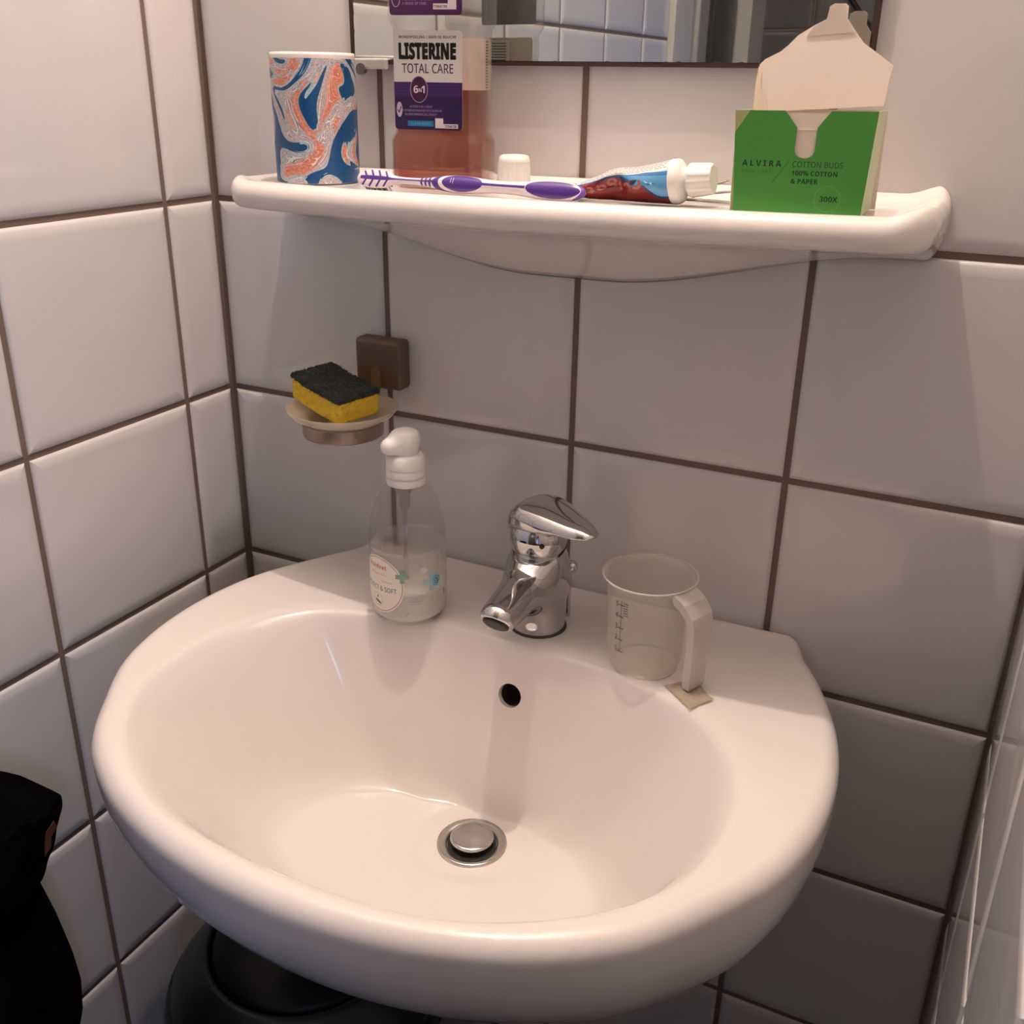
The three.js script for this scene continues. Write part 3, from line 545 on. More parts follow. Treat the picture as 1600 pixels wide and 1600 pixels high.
// ------------------------------------------------------------ tumbler
{
  const W = 1536, H = 640, warp = (u, v) => { // marbled paint
    const a = u * Math.PI * 2, R = 0.50, X = Math.cos(a) * R, Z = Math.sin(a) * R, Y = v * 1.45;
    const n1 = noise3(X * 0.9, Y * 0.9, Z * 0.9), n2 = noise3(X * 0.9 + 9, Y * 0.9 + 3, Z * 0.9);
    const x2 = X + 0.5 * n1, y2 = Y + 0.45 * n2, z2 = Z + 0.4 * n1;
    const n3 = noise3(x2 * 1.3 + 4, y2 * 1.6, z2 * 1.3), n4 = noise3(x2 * 1.3, y2 * 1.6 + 8, z2 * 1.3 + 2);
    const x3 = x2 + 0.42 * n3, y3 = y2 * 1.1 + 0.42 * n4;
    return [noise3(x3, y3, z2 + 0.3), n3, noise3(x3 * 1.7 + 5, y3 * 1.7, z2), noise3(X * 26, Y * 26, Z * 26), noise3(x3 * 4.6, y3 * 4.6, z2 * 3 + 4)];
  };
  const blue = [0.055, 0.30, 0.50], pale = [0.66, 0.76, 0.79], white = [0.86, 0.84, 0.83], pink = [0.84, 0.69, 0.66], orange = [0.83, 0.50, 0.40], rose = [0.86, 0.60, 0.53];
  const tex = dataTex(W, H, (u, v) => {
    const [f, g, q, fine, vein] = warp(u, v), s = f + 0.25 * g; let c;
    if (s < -0.17) { c = blue; if (s > -0.23) c = pale; else if (vein > 0.5 && s > -0.4) c = pale; }
    else {
      const k = (s + 0.17) * 13 + 1.3 * vein, id = Math.floor(k), fr = k - id;
      c = fr < 0.16 ? pale : fr > 0.9 ? blue : [white, pink, pale, pink, white, rose][((id % 6) + 6) % 6];
      if (q > 0.46) c = fr < 0.12 ? white : vein > 0.3 ? rose : orange;
    }
    const m = 1 + 0.08 * fine; return c.map(x => x * m);
  }, true);
  const t = thing('tumbler', 'cylindrical tumbler with a blue and orange marbled print at the left shelf end', 'cup', [0.1815, trayY(0.185) + 0.0004, 0.066], 0.9);
  const r = 0.0362, h = 0.1045;
  part('cup_body', lathe([[0, 0], [r - 0.003, 0], [r - 0.0005, 0.0008], [r - 0.0002, 0.003], [r - 0.0002, h - 0.004], [r, h - 0.002], [r - 0.0006, h], [r - 0.0025, h + 0.0003], [r - 0.0036, h - 0.002], [r - 0.004, 0.006], [0, 0.005]], 96), phys(lin(0.82, 0.74, 0.70), { roughness: 0.2 }), t, 'white inside and rim');
  part('marbled_print', new THREE.CylinderGeometry(r + 0.0001, r + 0.0001, h - 0.0055, 96, 1, true).translate(0, (h - 0.0055) / 2 + 0.001, 0), phys(0xffffff, { map: tex, roughness: 0.35 }), t, 'blue, orange and pale pink marbling');
}
// ------------------------------------------------------------ mouthwash bottle
{
  const t = thing('mouthwash_bottle', 'large clear mouthwash bottle half full of brownish purple liquid with purple and white label', 'mouthwash', [0.3025, trayY(0.3) + 0.0005, 0.052], 0.17);
  const hw = 0.0402, hd = 0.0265, cr = 0.011;
  const sec = (s) => s.map(([y, k, r]) => ringRR(y, hw - k, hd - k, r ?? cr));
  const out = sec([[0.0, 0.004], [0.0012, 0.0012], [0.0045, 0], [0.0365, 0], [0.0395, 0.0008], [0.0432, 0.0026], [0.0455, 0.003], [0.1195, 0.003], [0.1215, 0.0026], [0.1262, 0.0004], [0.1295, 0], [0.165, 0], [0.176, 0.002], [0.19, 0.009, 0.014], [0.2, 0.014, 0.0115], [0.204, 0.0145, 0.0109], [0.225, 0.0145, 0.0109]]);
  const body = creased(gridGeo(out, { wrap: true, capStart: true, flip: true }), 0.55);
  part('bottle', body, phys(lin(0.92, 0.91, 0.90), { roughness: 0.08, transmission: 0.97, thickness: 0, ior: 1.5 }), t);
  const inn = [[0.0016, 0.005], [0.003, 0.0022], [0.0065, 0.0012], [0.0365, 0.0012], [0.0395, 0.002], [0.0432, 0.0038], [0.0455, 0.0042], [0.0765, 0.0042], [0.0766, 0.0046]].map(([y, k]) => ringRR(y, hw - k, hd - k, cr - 0.001));
  part('liquid', creased(gridGeo(inn, { wrap: true, capStart: true, capEnd: true, flip: true }), 0.55), phys(lin(0.66, 0.285, 0.185), { roughness: 0.02, transmission: 0.9, thickness: 0, ior: 1.33 }), t, 'brownish purple liquid');
  const mainTex = canvasTex(640, 840, (g, w, h) => {
    g.fillStyle = '#c9c4be'; g.fillRect(0, 0, w, h);
    g.fillStyle = '#351a55'; g.fillRect(0, 430, w, h - 430); g.fillStyle = 'rgba(20,0,40,0.35)'; g.fillRect(0, 560, w, h - 560); g.fillStyle = 'rgba(110,60,140,0.35)'; for (let k = 0; k < 4; k++) g.fillRect(0, 452 + k * 26, w, 5);
    text(g, 'MONDSPOELING | BAIN DE BOUCHE', w / 2, 52, 33, '#2a1c30', { bold: true, align: 'center', sx: 0.94 });
    text(g, 'LISTERINE', w / 2 - 4, 172, 150, '#0a0507', { bold: true, align: 'center', sx: 0.735, sy: 1.16, heavy: 13 });
    text(g, 'TOTAL CARE', w / 2, 316, 108, '#3b1830', { align: 'center', sx: 0.82, heavy: 2 });
    g.fillStyle = '#3a1130'; g.beginPath(); g.ellipse(235, 492, 80, 112, 0, 0, 7); g.fill(); g.strokeStyle = '#b58fae'; g.lineWidth = 6; g.stroke();
    text(g, '6', 205, 492, 88, '#d8cfd6', { bold: true, align: 'center' }); text(g, 'IN', 238, 500, 42, '#d8cfd6', { bold: true, align: 'center' }); text(g, '1', 278, 492, 88, '#d8cfd6', { bold: true, align: 'center' });
    ['ACTION 6-EN-1 POUR', 'UN MONDGEZONDHEID PLUS BLANCHE', 'EN BESCHERMING DE L\'EMAIL*'].forEach((s, k) => text(g, s, 250, 640 + k * 34, 25, '#b99cc0', { align: 'center', sx: 0.88 }));
    g.fillStyle = '#b7a6b9'; g.beginPath(); g.ellipse(45, 668, 28, 66, 0, 0, 7); g.fill(); g.strokeStyle = '#351a55'; g.lineWidth = 9; g.beginPath(); g.moveTo(28, 670); g.lineTo(42, 692); g.lineTo(62, 640); g.stroke();
    g.fillStyle = '#1f6d97'; g.fillRect(122, 762, 246, 50); text(g, 'CLEAN MINT', 245, 788, 34, '#5fb0cf', { align: 'center' });
    g.fillStyle = '#cfc3c6'; g.fillRect(384, 738, 76, 84); g.fillRect(384, 786, 215, 38); text(g, '7264/30', 530, 806, 30, '#3a2a30', { bold: true, align: 'center' });
  });
  const label = (w, h, y, z, tex, name, lab) => { const sh = new THREE.Shape(), r = 0.003, a = w / 2; sh.moveTo(-a + r, 0); sh.lineTo(a - r, 0); sh.quadraticCurveTo(a, 0, a, r); sh.lineTo(a, h - r); sh.quadraticCurveTo(a, h, a - r, h); sh.lineTo(-a + r, h); sh.quadraticCurveTo(-a, h, -a, h - r); sh.lineTo(-a, r); sh.quadraticCurveTo(-a, 0, -a + r, 0);
    const g = new THREE.ExtrudeGeometry(sh, { depth: 0.0003, bevelEnabled: false }); const P = g.attributes.position, U = g.attributes.uv; for (let i = 0; i < P.count; i++) U.setXY(i, P.getX(i) / w + 0.5, P.getY(i) / h); g.translate(-0.0045, y, z); return part(name, g, std(0xffffff, { map: tex, roughness: 0.35 }), t, lab); };
  { const fl = label(0.0585, 0.0735, 0.0462, hd - 0.003 + 0.0003, mainTex, 'front_label', 'purple and white printed label'); part('label_backing', fl.geometry.clone().translate(0, 0, -0.00032), std(lin(0.45, 0.42, 0.36), { roughness: 0.7 }), fl, 'plain back of the label'); }
  const topTex = canvasTex(640, 480, (g, w, h) => {
    g.fillStyle = '#351a55'; g.fillRect(0, 0, w, h); g.fillStyle = 'rgba(80,20,70,0.5)'; g.fillRect(0, 250, w, h - 250);
    ['VOOR EEN SCHONE MOND', 'L\'HALEINE PLUS FRAICHE', 'PROTECTS THE GUMS', 'A SENSE OF CARE'].forEach((s, k) => text(g, s, 115, 250 + k * 40, 32, '#b99cc0', { sx: 0.86 }));
    g.strokeStyle = '#b7a6b9'; g.lineWidth = 8; g.beginPath(); g.ellipse(58, 320, 36, 80, 0, 0, 7); g.stroke();
    g.fillStyle = '#cfc3c6'; g.fillRect(388, 370, 130, 56); g.fillRect(518, 310, 74, 116); text(g, '7264/30', 452, 398, 32, '#3a2a30', { bold: true, align: 'center' });
  });
  { const sl = label(0.0605, 0.036, 0.1305, hd + 0.0003, topTex, 'shoulder_label', 'second purple label on the bottle shoulder'); part('label_backing', sl.geometry.clone().translate(0, 0, -0.00032), std(lin(0.10, 0.10, 0.08), { roughness: 0.7 }), sl, 'dull back of the label'); }
  const backTex = canvasTex(512, 512, (g, w, h) => { g.fillStyle = '#cdc6b8'; g.fillRect(0, 0, w, h); g.fillStyle = '#57504a'; for (let k = 0; k < 24; k++) g.fillRect(24, 20 + k * 20, 440 + (k * 37 % 30) - 10, 8); });
  const bl = label(0.058, 0.056, 0.060, 0, backTex, 'back_label', 'white label with lines of small print'); part('label_backing', bl.geometry.clone().translate(0.0045, 0, -hd + 0.0034), std(lin(0.62, 0.50, 0.45), { roughness: 0.7 }), bl, 'plain back of the label'); bl.geometry = bl.geometry.clone().rotateY(Math.PI).translate(0, 0, -hd + 0.003 - 0.0002);
}
// ------------------------------------------------------------ loose white cap
{
  const t = thing('bottle_cap', 'small round white screw cap standing on the shelf beside the mouthwash', 'cap', [0.3690, trayY(0.3675) + 0.0002, 0.053], 0.2);
  part('cap_top', lathe([[0, 0.0282], [0.0095, 0.0282], [0.0118, 0.0272], [0.0128, 0.0245], [0.0129, 0.0225]], 48), whitePlastic, t);
  const ring = [], n = 96; for (const y of [0, 0.0225]) ring.push([...Array(n)].map((_, i) => { const a = i / n * Math.PI * 2, r = 0.0129 + (i % 4 < 2 ? 0.0004 : 0) + (y ? 0 : 0.0006); return V3(Math.cos(a) * r, y, Math.sin(a) * r); }));
  part('ribbed_skirt', gridGeo(ring, { wrap: true, flip: true }), whitePlastic, t);
}
// ------------------------------------------------------------ toothbrush
{
  const A = V3(0.2555, trayY(0.2555) + 0.0100, 0.1130), B = V3(0.4565, trayY(0.4565) + 0.0068, 0.1085), L = A.distanceTo(B);
  const t = thing('toothbrush', 'purple and white toothbrush lying along the front edge of the shelf', 'toothbrush', A.toArray());
  t.quaternion.setFromUnitVectors(V3(1, 0, 0), B.clone().sub(A).normalize());
  // local: x along the brush, back of the head faces up and forward
  const prof = [[0, 0.0006, 0.0006], [0.002, 0.0040, 0.0020], [0.008, 0.0062, 0.0026], [0.018, 0.0068, 0.0027], [0.027, 0.0058, 0.0026], [0.032, 0.0034, 0.0025], [0.038, 0.0026, 0.0025], [0.055, 0.0025, 0.0027], [0.063, 0.0032, 0.0034], [0.074, 0.0050, 0.0044], [0.088, 0.0062, 0.0050], [0.102, 0.0054, 0.0048], [0.115, 0.0044, 0.0044], [0.132, 0.0044, 0.0044], [0.150, 0.0058, 0.0045], [0.168, 0.0062, 0.0042], [0.180, 0.0050, 0.0034], [0.1855, 0.0026, 0.0018], [0.187, 0.0005, 0.0005]].map(p => [p[0] * L / 0.187, p[1] * 1.12, p[2] * 1.12]);
  const curve = k => new THREE.CatmullRomCurve3(prof.map(p => V3(p[0], p[k], 0)), false, 'centripetal');
  const c1 = curve(1), c2 = curve(2), rings = [], us = [];
  for (let i = 0; i <= 110; i++) { const p = c1.getPoint(i / 110), q = c2.getPoint(i / 110), r = []; us.push(p.x / L); for (let j = 0; j < 28; j++) { const a = j / 28 * Math.PI * 2; r.push(V3(p.x, Math.max(0.0003, p.y) * Math.sin(a), Math.max(0.0003, q.y) * Math.cos(a))); } rings.push(r); }
  const tex = canvasTex(2048, 256, (g, w, h) => { // v: 0 and 1 face forward, so the front centre line is the top and bottom edge; drawn twice
    g.fillStyle = '#e4d6dc'; g.fillRect(0, 0, w, h);
    const X = m => m / 0.187 * w, P = '#4a2a80', P2 = '#67459c';
    const both = f => { g.save(); f(); g.restore(); g.save(); g.translate(0, h); f(); g.restore(); };
    g.fillStyle = P2; g.fillRect(X(0.071), 90, X(0.022), 76); g.fillRect(X(0.145), 92, X(0.05), 72);
    g.fillStyle = P2; g.fillRect(X(0.178), 0, X(0.02), h);
    both(() => {
      g.fillStyle = P; g.fillRect(X(0.004), -9, X(0.066), 18);
      for (let k = 0; k < 4; k++) { const x = X(0.006 + k * 0.0062); g.lineWidth = 14; g.strokeStyle = P; g.beginPath(); g.moveTo(x, -46); g.lineTo(x + X(0.004), 0); g.lineTo(x, 46); g.stroke(); }
      for (let k = 0; k < 3; k++) { g.fillRect(X(0.0565 + k * 0.0036), -60, X(0.0018), 120); }
      g.beginPath(); g.moveTo(X(0.066), 0); g.lineTo(X(0.073), -80); g.lineTo(X(0.071), -90); g.lineTo(X(0.088), -90); g.lineTo(X(0.088), 90); g.lineTo(X(0.071), 90); g.closePath(); g.fill();
      g.fillStyle = '#e4d6dc'; g.beginPath(); g.ellipse(X(0.0905), 0, X(0.0185), 70, 0, 0, 7); g.fill();
      g.fillStyle = P; g.beginPath(); g.ellipse(X(0.092), 0, X(0.0165), 48, 0, 0, 7); g.fill(); g.fillRect(X(0.1), -8, X(0.055), 16);
      g.fillStyle = '#e4d6dc'; g.beginPath(); g.ellipse(X(0.163), 0, X(0.021), 74, 0, 0, 7); g.fill();
      g.fillStyle = P; g.beginPath(); g.ellipse(X(0.163), 0, X(0.0205), 50, 0, 0, 7); g.fill();
      g.fillStyle = '#d9cfe4'; g.fillRect(X(0.0825), -22, 5, 26); g.fillRect(X(0.0845), -22, 5, 30);
    });
  });
  const inner = new THREE.Group(); 
  const body = part('brush_handle', gridGeo(rings, { wrap: true, capStart: true, capEnd: true, flip: false, uv: (i, j) => [us[i], j / 28] }), phys(0xffffff, { map: tex, roughness: 0.28 }), t, 'white and purple plastic handle');
  body.rotation.x = -0.42;
  const mkTufts = (pick) => { const g = []; for (let i = 0; i < 9; i++) for (let j = 0; j < 4; j++) { if (!pick(i, j)) continue; const c = new THREE.CylinderGeometry(0.00105, 0.0008, 0.0105, 7); c.rotateX(Math.PI / 2 + (j - 1.5) * 0.16 + rr(-0.06, 0.06)); c.rotateY(rr(-0.08, 0.08)); c.translate(0.0035 + i * 0.0029, (j - 1.5) * 0.0031 * (i === 0 || i === 8 ? 0.7 : 1), -0.0066); g.push(c); } return BGU.mergeGeometries(g); };
  part('white_bristles', mkTufts((i, j) => !(i < 3 && j === 3) && (i + j) % 3), phys(lin(0.62, 0.70, 0.76), { roughness: 0.5, transmission: 0.3, thickness: 0 }), body, 'pale bristles').userData.kind = 'stuff';
  part('blue_bristles', mkTufts((i, j) => (i < 3 && j === 3) || !((i + j) % 3)), std(lin(0.05, 0.30, 0.55), { roughness: 0.5 }), body, 'blue bristles').userData.kind = 'stuff';
}
// ------------------------------------------------------------ toothpaste
{
  const S0 = V3(0.518, trayY(0.512) + 0.0163, 0.0885), T0 = V3(0.425, trayY(0.425) + 0.0050, 0.088), dir = S0.clone().sub(T0), L = dir.length();
  const t = thing('toothpaste_tube', 'squeezed red and blue toothpaste tube with a white cap lying on the shelf', 'toothpaste', T0.toArray());
  t.quaternion.setFromUnitVectors(V3(1, 0, 0), dir.clone().normalize());
  const rings = [], n = 48, m = 40;
  for (let i = 0; i <= m; i++) {
    const q = i / m, x = q * L, r = []; const w = lerp(0.020, 0.0158, q), hgt = lerp(0.0013, 0.0158, Math.pow(q, 0.75));
    for (let j = 0; j < n; j++) {
      const a = j / n * Math.PI * 2, ca = Math.cos(a), sa = Math.sin(a); // a = 0 faces +z, 90 deg up
      let y = sa * hgt, z = ca * w * lerp(0.75, 1, q);
      const dent = Math.exp(-Math.pow((q - 0.52) / 0.13, 2)), crease = Math.exp(-Math.pow((q - 0.58) / 0.035, 2));
      if (sa > 0) y += 0.003 * dent * sa; // ridge on top
      const fr = Math.max(0, ca) * smooth(-0.7, 0.2, -sa + 0.2);
      z -= 0.010 * fr * dent; y += 0.006 * fr * smooth(0.25, 0.6, q) * (1 - smooth(0.75, 0.95, q)) * (sa < 0 ? 1 : 0);
      z -= 0.002 * crease * Math.max(0, ca);
      y += 0.0006 * noise3(q * 9, ca * 1.5, sa * 1.5) * (1 - q); z += 0.0008 * noise3(q * 7 + 5, ca * 1.5, sa * 1.5) * (1 - q * 0.8);
      r.push(V3(x, y, z));
    }
    rings.push(r);
  }
  const tex = canvasTex(1024, 1024, (g, w, h) => { // u (x): along the tube, v: around; v = 0 front, 0.25 up
    g.fillStyle = '#7d1d1e'; g.fillRect(0, 0, w, h);
    const Y = deg => h - deg / 360 * h;
    const band = (lo, hi, col) => { g.fillStyle = col; g.beginPath(); g.moveTo(0, Y(lo(0))); for (let k = 0; k <= 60; k++) g.lineTo(k / 60 * w, Y(lo(k / 60))); for (let k = 60; k >= 0; k--) g.lineTo(k / 60 * w, Y(hi(k / 60))); g.fill(); };
    const edge = q => 33 - 78 * smooth(0.5, 0.92, q) - 16 * (1 - smooth(0.0, 0.35, q));
    band(edge, () => 180, '#123d6b');
    band(q => edge(q) + 9, () => 180, '#1d5c94'); band(q => edge(q) + 17, () => 180, '#5b9cc8'); band(q => lerp(42, 26, smooth(0.55, 1, q)) - 4, () => 180, '#2b6ba2'); band(q => lerp(48, 34, smooth(0.55, 1, q)), () => 180, '#a9c8da');
    band(q => lerp(44, 38, q), () => 180, '#d5cfca');
    g.fillStyle = '#6f747c'; for (let k = 0; k < 12; k++) { const y = Y(48 + k * 6.5); for (let x = 250; x < 985;) { const l = 12 + ((x * 7 + k * 31) % 34); g.fillRect(x, y, l, 8); x += l + 8; } }
    text(g, '0', 190, Y(58), 50, '#2a2f3a', { bold: true, align: 'center', rot: 0.3 });
    g.fillStyle = '#7d1d1e'; g.fillRect(0, Y(360), w, h - Y(180) - (h - Y(180)) + (Y(180) - Y(360)));
    band(q => 300 - 0 * q, q => 360, '#7d1d1e');
    band(q => 360 + Math.min(-2, edge(q)), q => 360, '#5b9cc8'); band(q => 360 + Math.min(-2, edge(q)), q => 360 + Math.min(-2, edge(q) + 9), '#123d6b');
    text(g, 'Colgate', 520, Y(350), 165, '#a8605a', { bold: true, align: 'center', rot: Math.PI, sx: 0.95, sy: 1.2 }); text(g, 'Colgate', 520, Y(-10), 165, '#a8605a', { bold: true, align: 'center', rot: Math.PI, sx: 0.95, sy: 1.2 });
  });
  part('tube', gridGeo(rings, { wrap: true, capStart: true, flip: false, uv: (i, j) => [i / m, j / n] }), phys(0xffffff, { map: tex, roughness: 0.3 }), t, 'crumpled red, blue and white tube');
  part('tube_shoulder', lathe([[0.0156, 0], [0.0161, 0.0008], [0.0160, 0.0045], [0.0153, 0.0066], [0.0130, 0.0084], [0.0092, 0.0098], [0.0088, 0.013]], 56).rotateZ(-Math.PI / 2).translate(L - 0.001, 0, 0), whitePlastic, t, 'white shoulder');
  const capRing = [], cn = 96; for (const [x, r0] of [[0.0105, 0.0096], [0.012, 0.0116], [0.0135, 0.0119], [0.024, 0.0110], [0.0285, 0.0106], [0.0296, 0.0096]]) capRing.push([...Array(cn)].map((_, i) => { const a = i / cn * Math.PI * 2, r = r0 + (i % 8 < 4 && x > 0.012 && x < 0.029 ? 0.0004 : 0); return V3(L + x, r * Math.cos(a), r * Math.sin(a)); }));
  const cap = part('screw_cap', gridGeo(capRing, { wrap: true, capStart: true, capEnd: true, flip: false }), whitePlastic, t, 'white screw cap');
}
// ------------------------------------------------------------ nail clipper
{
  const t = thing('nail_clipper', 'small shiny metal nail clipper lying behind the toothpaste cap', 'nail clipper', [0.547, trayY(0.541) + 0.0004, 0.070], -0.1);
  const bar = (a, b, w, th) => { const A = V3(...a), B = V3(...b), d = B.clone().sub(A), g = new RoundedBoxGeometry(d.length(), th, w, 2, th * 0.4); const q = new THREE.Quaternion().setFromUnitVectors(V3(1, 0, 0), d.normalize()); g.applyQuaternion(q); g.translate((A.x + B.x) / 2, (A.y + B.y) / 2, (A.z + B.z) / 2); return g; };
  part('lower_jaw', bar([-0.030, 0.0018, 0], [0.017, 0.0016, 0], 0.010, 0.0018), chrome, t);
  part('upper_jaw', bar([-0.028, 0.0045, 0], [0.016, 0.0105, 0], 0.010, 0.0016), chrome, t);
  part('lever', bar([-0.020, 0.0095, 0], [0.006, 0.0165, 0], 0.008, 0.0018), chrome, t);
  part('pin', new THREE.CylinderGeometry(0.0016, 0.0016, 0.0165, 14).translate(0.0135, 0.009, 0), chrome, t);
  part('pin_head', new THREE.SphereGeometry(0.0027, 16, 12).translate(0.0135, 0.0172, 0), chrome, t);
}
// ------------------------------------------------------------ cotton bud box
{
  const w = 0.0925, h = 0.0662, d = 0.056, X = 0.6115, Z = 0.1055;
  const t = thing('cotton_bud_box', 'green cardboard box of cotton buds standing open at the right shelf end', 'box', [X, trayY(X) + 0.0004, Z], 0.035);
  t.rotation.z = 0.012;
  const tk = 0.0007, ext = (sh, depth = tk) => new THREE.ExtrudeGeometry(sh, { depth, bevelEnabled: false, curveSegments: 10 });
  const front = new THREE.Shape(), a = w / 2, at = a + 0.002, ab = a - 0.0035;
  front.moveTo(-ab - 0.0005, 0); front.lineTo(ab, 0); front.lineTo(at - 0.002, h); front.lineTo(0.0165, h); front.lineTo(0.0085, h - 0.0105); front.lineTo(0.0082, h - 0.024); front.quadraticCurveTo(0.0078, h - 0.0295, 0.002, h - 0.0298); front.quadraticCurveTo(-0.0048, h - 0.0295, -0.005, h - 0.024); front.lineTo(-0.0048, h - 0.0105); front.lineTo(-0.0135, h); front.lineTo(-at + 0.001, h); front.closePath();
  const ft = canvasTex(1024, 748, (g, W, H) => {
    g.fillStyle = '#47903a'; g.fillRect(0, 0, W, H);
    g.fillStyle = '#a8a878'; g.beginPath(); g.moveTo(0, 0); g.lineTo(120, 0); g.lineTo(0, 190); g.fill();
    text(g, 'ALVIRA', 92, 382, 60, '#0c1c0a', { bold: true, space: 15 }); text(g, 'SKIN CARE', 92, 440, 34, '#2e6a22', { space: 7 });
    g.strokeStyle = '#2c5c20'; g.lineWidth = 4; g.beginPath(); g.moveTo(432, 350); g.lineTo(322, 520); g.stroke();
    text(g, 'COTTON BUDS', 452, 382, 58, '#12300d', { sx: 0.93 }); text(g, '100% COTTON', 452, 446, 48, '#0c1c0a', { bold: true }); text(g, '& PAPER', 452, 505, 48, '#0c1c0a', { bold: true });
    text(g, '300X', 668, 628, 56, '#0c1c0a', { bold: true }); g.strokeStyle = 'rgba(120,180,90,0.55)'; g.lineWidth = 4; g.beginPath(); g.arc(722, 628, 92, 0, 7); g.stroke();
  });
  const fg = ext(front); { const P = fg.attributes.position, U = fg.attributes.uv; for (let i = 0; i < P.count; i++) U.setXY(i, (P.getX(i) + a + 0.002) / (w + 0.004), P.getY(i) / h); }
  const card = std(lin(0.78, 0.66, 0.57), { roughness: 0.8 }), pale = std(lin(0.60, 0.64, 0.42), { roughness: 0.7 });
  part('front_panel', fg.translate(0, 0, 0), std(0xffffff, { map: ft, roughness: 0.55 }), t, 'green printed front with a cut-out slot');
  part('side_panel', new THREE.BoxGeometry(tk, h, d).translate(0, h / 2, -d / 2).rotateZ(-0.045).translate(ab - 0.0002, 0, 0), pale, t, 'pale green side');
  part('side_panel', new THREE.BoxGeometry(tk, h, d).translate(-a + 0.0005, h / 2, -d / 2), pale, t);
  part('back_panel', new THREE.BoxGeometry(w, h, tk).translate(0, h / 2, -d), card, t);
  part('bottom_panel', new THREE.BoxGeometry(w - 0.006, tk, d).translate(-0.001, tk / 2, -d / 2), card, t);
  const ln = new THREE.Shape(); ln.moveTo(-a + 0.002, 0.012); ln.lineTo(ab - 0.001, 0.012); ln.lineTo(a - 0.002, h - 0.0015); ln.lineTo(-a + 0.002, h - 0.0015); ln.closePath();
  const liner = part('inner_liner', ext(ln).translate(0, 0, -0.0016), card, t, 'plain cardboard liner'); part('liner_crease', new THREE.BoxGeometry(0.013, 0.0005, 0.0004).translate(0.0018, h - 0.0118, -0.0006), std(lin(0.85, 0.76, 0.68), { roughness: 0.8 }), liner);
  // open lid standing up at the back
  const lidPts = [[-0.0470, 0], [0.0460, 0], [0.0470, 0.006], [0.0488, 0.0225], [0.0505, 0.0305], [0.0420, 0.0385], [0.0293, 0.0493], [0.0205, 0.0625], [0.0168, 0.0690], [0.0168, 0.0785], [0.0150, 0.0805], [0.0075, 0.0812], [0.0040, 0.0795], [0.0022, 0.0700], [-0.0060, 0.0660], [-0.0175, 0.0590], [-0.0240, 0.0520], [-0.0293, 0.0475], [-0.0400, 0.0425], [-0.0440, 0.0385], [-0.0452, 0.0240], [-0.0462, 0.0120]];
  const lg = (() => { // gently bent sheet: triangulate the outline finely and curve it
    const sh = new THREE.Shape(); lidPts.forEach((p, i) => i ? sh.lineTo(p[0], p[1]) : sh.moveTo(p[0], p[1])); sh.closePath();
    const g = new THREE.ExtrudeGeometry(sh, { depth: tk, bevelEnabled: false }); return g; })();
  const lid = part('lid', lg, card, t, 'open cardboard lid, plain inside'); lid.position.set(0.001, h, -d + 0.004); lid.rotation.x = -0.10; lid.scale.set(0.96, 0.83, 1); lid.rotation.z = 0.06; lid.position.x = -0.001;
  const fold = new THREE.Shape(); [[-0.0110, 0.0580], [0.0230, 0.0580], [0.0200, 0.0625], [0.0163, 0.0690], [0.0163, 0.0780], [0.0148, 0.0800], [0.0075, 0.0806], [0.0044, 0.0790], [0.0026, 0.0695], [-0.0060, 0.0650]].forEach((p, i) => i ? fold.lineTo(...p) : fold.moveTo(...p)); fold.closePath();
  const fl = part('lid_tongue', ext(fold, 0.0006), card, lid); fl.rotation.x = 0.14; fl.position.set(0, 0.0006, -0.0072);
  const tabs = new THREE.Shape(); [[-0.0472, 0.001], [-0.0360, 0.001], [-0.0385, 0.014], [-0.0425, 0.022], [-0.0420, 0.032], [-0.0445, 0.037], [-0.0462, 0.024]].forEach((p, i) => i ? tabs.lineTo(...p) : tabs.moveTo(...p)); tabs.closePath();
  part('side_flap', ext(tabs, 0.0006).translate(0, 0, 0.0009), std(lin(0.74, 0.62, 0.48), { roughness: 0.85 }), lid, 'folded side flap');
}
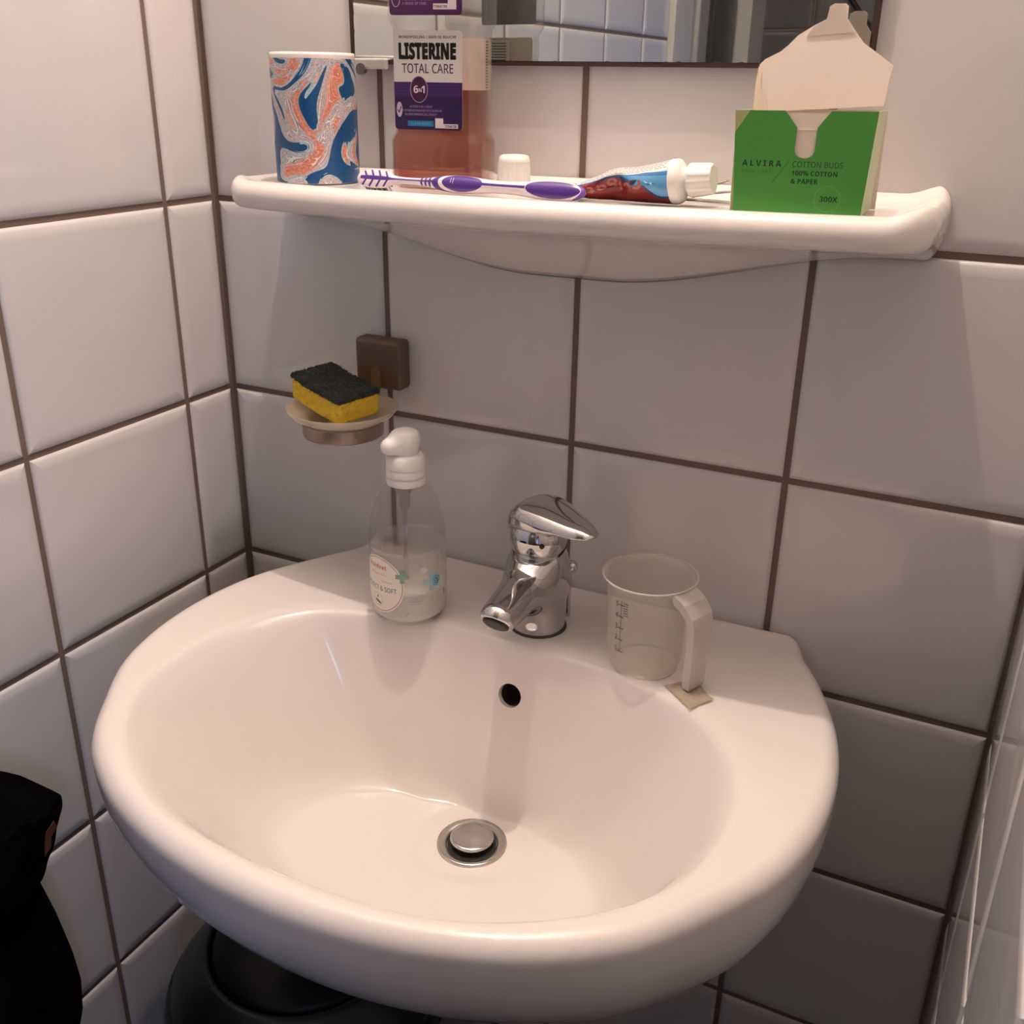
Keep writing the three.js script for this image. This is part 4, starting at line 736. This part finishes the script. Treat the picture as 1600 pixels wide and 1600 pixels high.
// ------------------------------------------------------------ black garment on the left
{
  const t = thing('black_towel', 'black cloth hanging on the left wall beside the washbasin', 'towel', [0, 0, 0]);
  const cloth = phys(lin(0.003, 0.0026, 0.0026), { roughness: 1, specularIntensity: 0.1 });
  const edge = y => { const P = [[0.405, 0.352], [0.42, 0.345], [0.459, 0.340], [0.50, 0.343], [0.56, 0.352], [0.627, 0.366], [0.70, 0.378], [0.76, 0.386], [0.80, 0.398], [0.84, 0.43], [0.86, 0.47]]; for (let i = 0; i + 1 < P.length; i++) if (y <= P[i + 1][0]) return lerp(P[i][1], P[i + 1][1], clamp((y - P[i][0]) / (P[i + 1][0] - P[i][0]), 0, 1)); return P[P.length - 1][1]; };
  const rings = [], ny = 50, nz = 90;
  for (let i = 0; i <= ny; i++) {
    const y = lerp(0.405, 0.86, i / ny), z0 = edge(y), z1 = lerp(1.06, 1.0, i / ny), r = [], back = [];
    for (let j = 0; j <= nz; j++) {
      const q = j / nz, z = lerp(z0, z1, q), f = 0.012 * Math.sin(q * 41 + y * 3) * (1 - 0.6 * i / ny) + 0.006 * noise3(q * 4, y * 5, 1), e = Math.sin(Math.min(q * 25, (1 - q) * 25, Math.PI / 2));
      const x = 0.028 + f * smooth(0, 0.04, q), dy = -0.03 * q * (1 - i / ny);
      r.push(V3(x + 0.004 * e, y + dy, z)); back.push(V3(Math.max(0.002, x - 0.005 * e), y + dy, z));
    }
    rings.push([...r, ...back.reverse()]);
  }
  part('cloth', gridGeo(rings, { wrap: true, capStart: true, capEnd: true, flip: false }), cloth, t);
  // turned-out flap with its brownish inside
  const P = [[0.035, 0.765, 0.40], [0.030, 0.729, 0.360], [0.030, 0.682, 0.324], [0.032, 0.660, 0.331], [0.034, 0.640, 0.345], [0.038, 0.615, 0.366], [0.045, 0.62, 0.41], [0.045, 0.70, 0.43]];
  const cen = V3(0.050, 0.69, 0.375), outer = P.map(p => V3(...p)), cv = new THREE.CatmullRomCurve3(outer, true, 'catmullrom', 0.12).getPoints(64).slice(0, 64), rg = [];
  for (let k = 0; k <= 8; k++) rg.push(cv.map(p => { const q = p.clone().lerp(cen, k / 8 * 0.97); q.x = lerp(p.x, cen.x, smooth(0, 1, k / 8)) + 0.002 * noise3(p.y * 30, p.z * 30, k); return q; }));
  for (let k = 8; k >= 0; k--) rg.push(cv.map(p => { const q = p.clone().lerp(cen, k / 8 * 0.97); q.x = lerp(p.x, cen.x, smooth(0, 1, k / 8)) - 0.003 * smooth(0, 0.3, k / 8) - 0.0006; return q; }));
  part('turned_flap', gridGeo(rg, { wrap: true, flip: false }), cloth, t, 'turned-out corner');
  const pr = new THREE.Shape(); [[0, 0], [0.008, 0.006], [0.010, 0.016], [0.018, 0.022], [0.016, 0.030], [0.006, 0.024], [0.002, 0.012]].forEach((p, i) => i ? pr.lineTo(...p) : pr.moveTo(...p)); pr.closePath();
  part('orange_print', new THREE.ExtrudeGeometry(pr, { depth: 0.0008, bevelEnabled: false }).rotateY(Math.PI / 2).translate(0.0405, 0.640, 0.360), std(lin(0.10, 0.03, 0.010), { roughness: 0.9 }), t, 'small brownish orange patch');
}
// ------------------------------------------------------------ bin
{
  const t = thing('waste_bin', 'dark grey round bin with a black lid under the washbasin', 'bin', [0.212, 0, 0.205]);
  const grey = std(lin(0.016, 0.020, 0.019), { roughness: 0.4 });
  part('bin_body', lathe([[0, 0.001], [0.112, 0.001], [0.118, 0.006], [0.138, 0.38], [0.148, 0.40], [0.150, 0.415], [0.147, 0.425], [0.137, 0.43], [0.05, 0.43], [0, 0.43]], 80), grey, t);
  part('collar', lathe([[0.142, 0.428], [0.141, 0.436], [0.130, 0.452], [0.116, 0.470], [0.107, 0.480], [0.101, 0.482], [0.099, 0.476], [0.099, 0.431]], 80), grey, t, 'sloping grey collar');
  part('lid', lathe([[0, 0.505], [0.04, 0.503], [0.075, 0.495], [0.093, 0.485], [0.0975, 0.478], [0.0975, 0.44], [0, 0.44]], 72), blackPlastic, t, 'black domed lid');
}
// ------------------------------------------------------------ cable in the mirror
{
  const c = new THREE.CatmullRomCurve3([V3(0.10, 1.75, ZF - 0.012), V3(0.19, 1.58, ZF - 0.016), V3(0.262, 1.489, ZF - 0.018), V3(0.30, 1.444, ZF - 0.018), V3(0.36, 1.36, ZF - 0.016), V3(0.38, 1.2, ZF - 0.008), V3(0.38, 0.9, ZF - 0.0065)]);
  const m = part('cable', new THREE.TubeGeometry(c, 80, 0.0065, 12), blackPlastic, scene); m.name = numbered('cable');
  m.userData = { label: 'black cable hanging on the far tiled wall, seen in the mirror', category: 'cable' };
}
renderer.render(scene, camera);
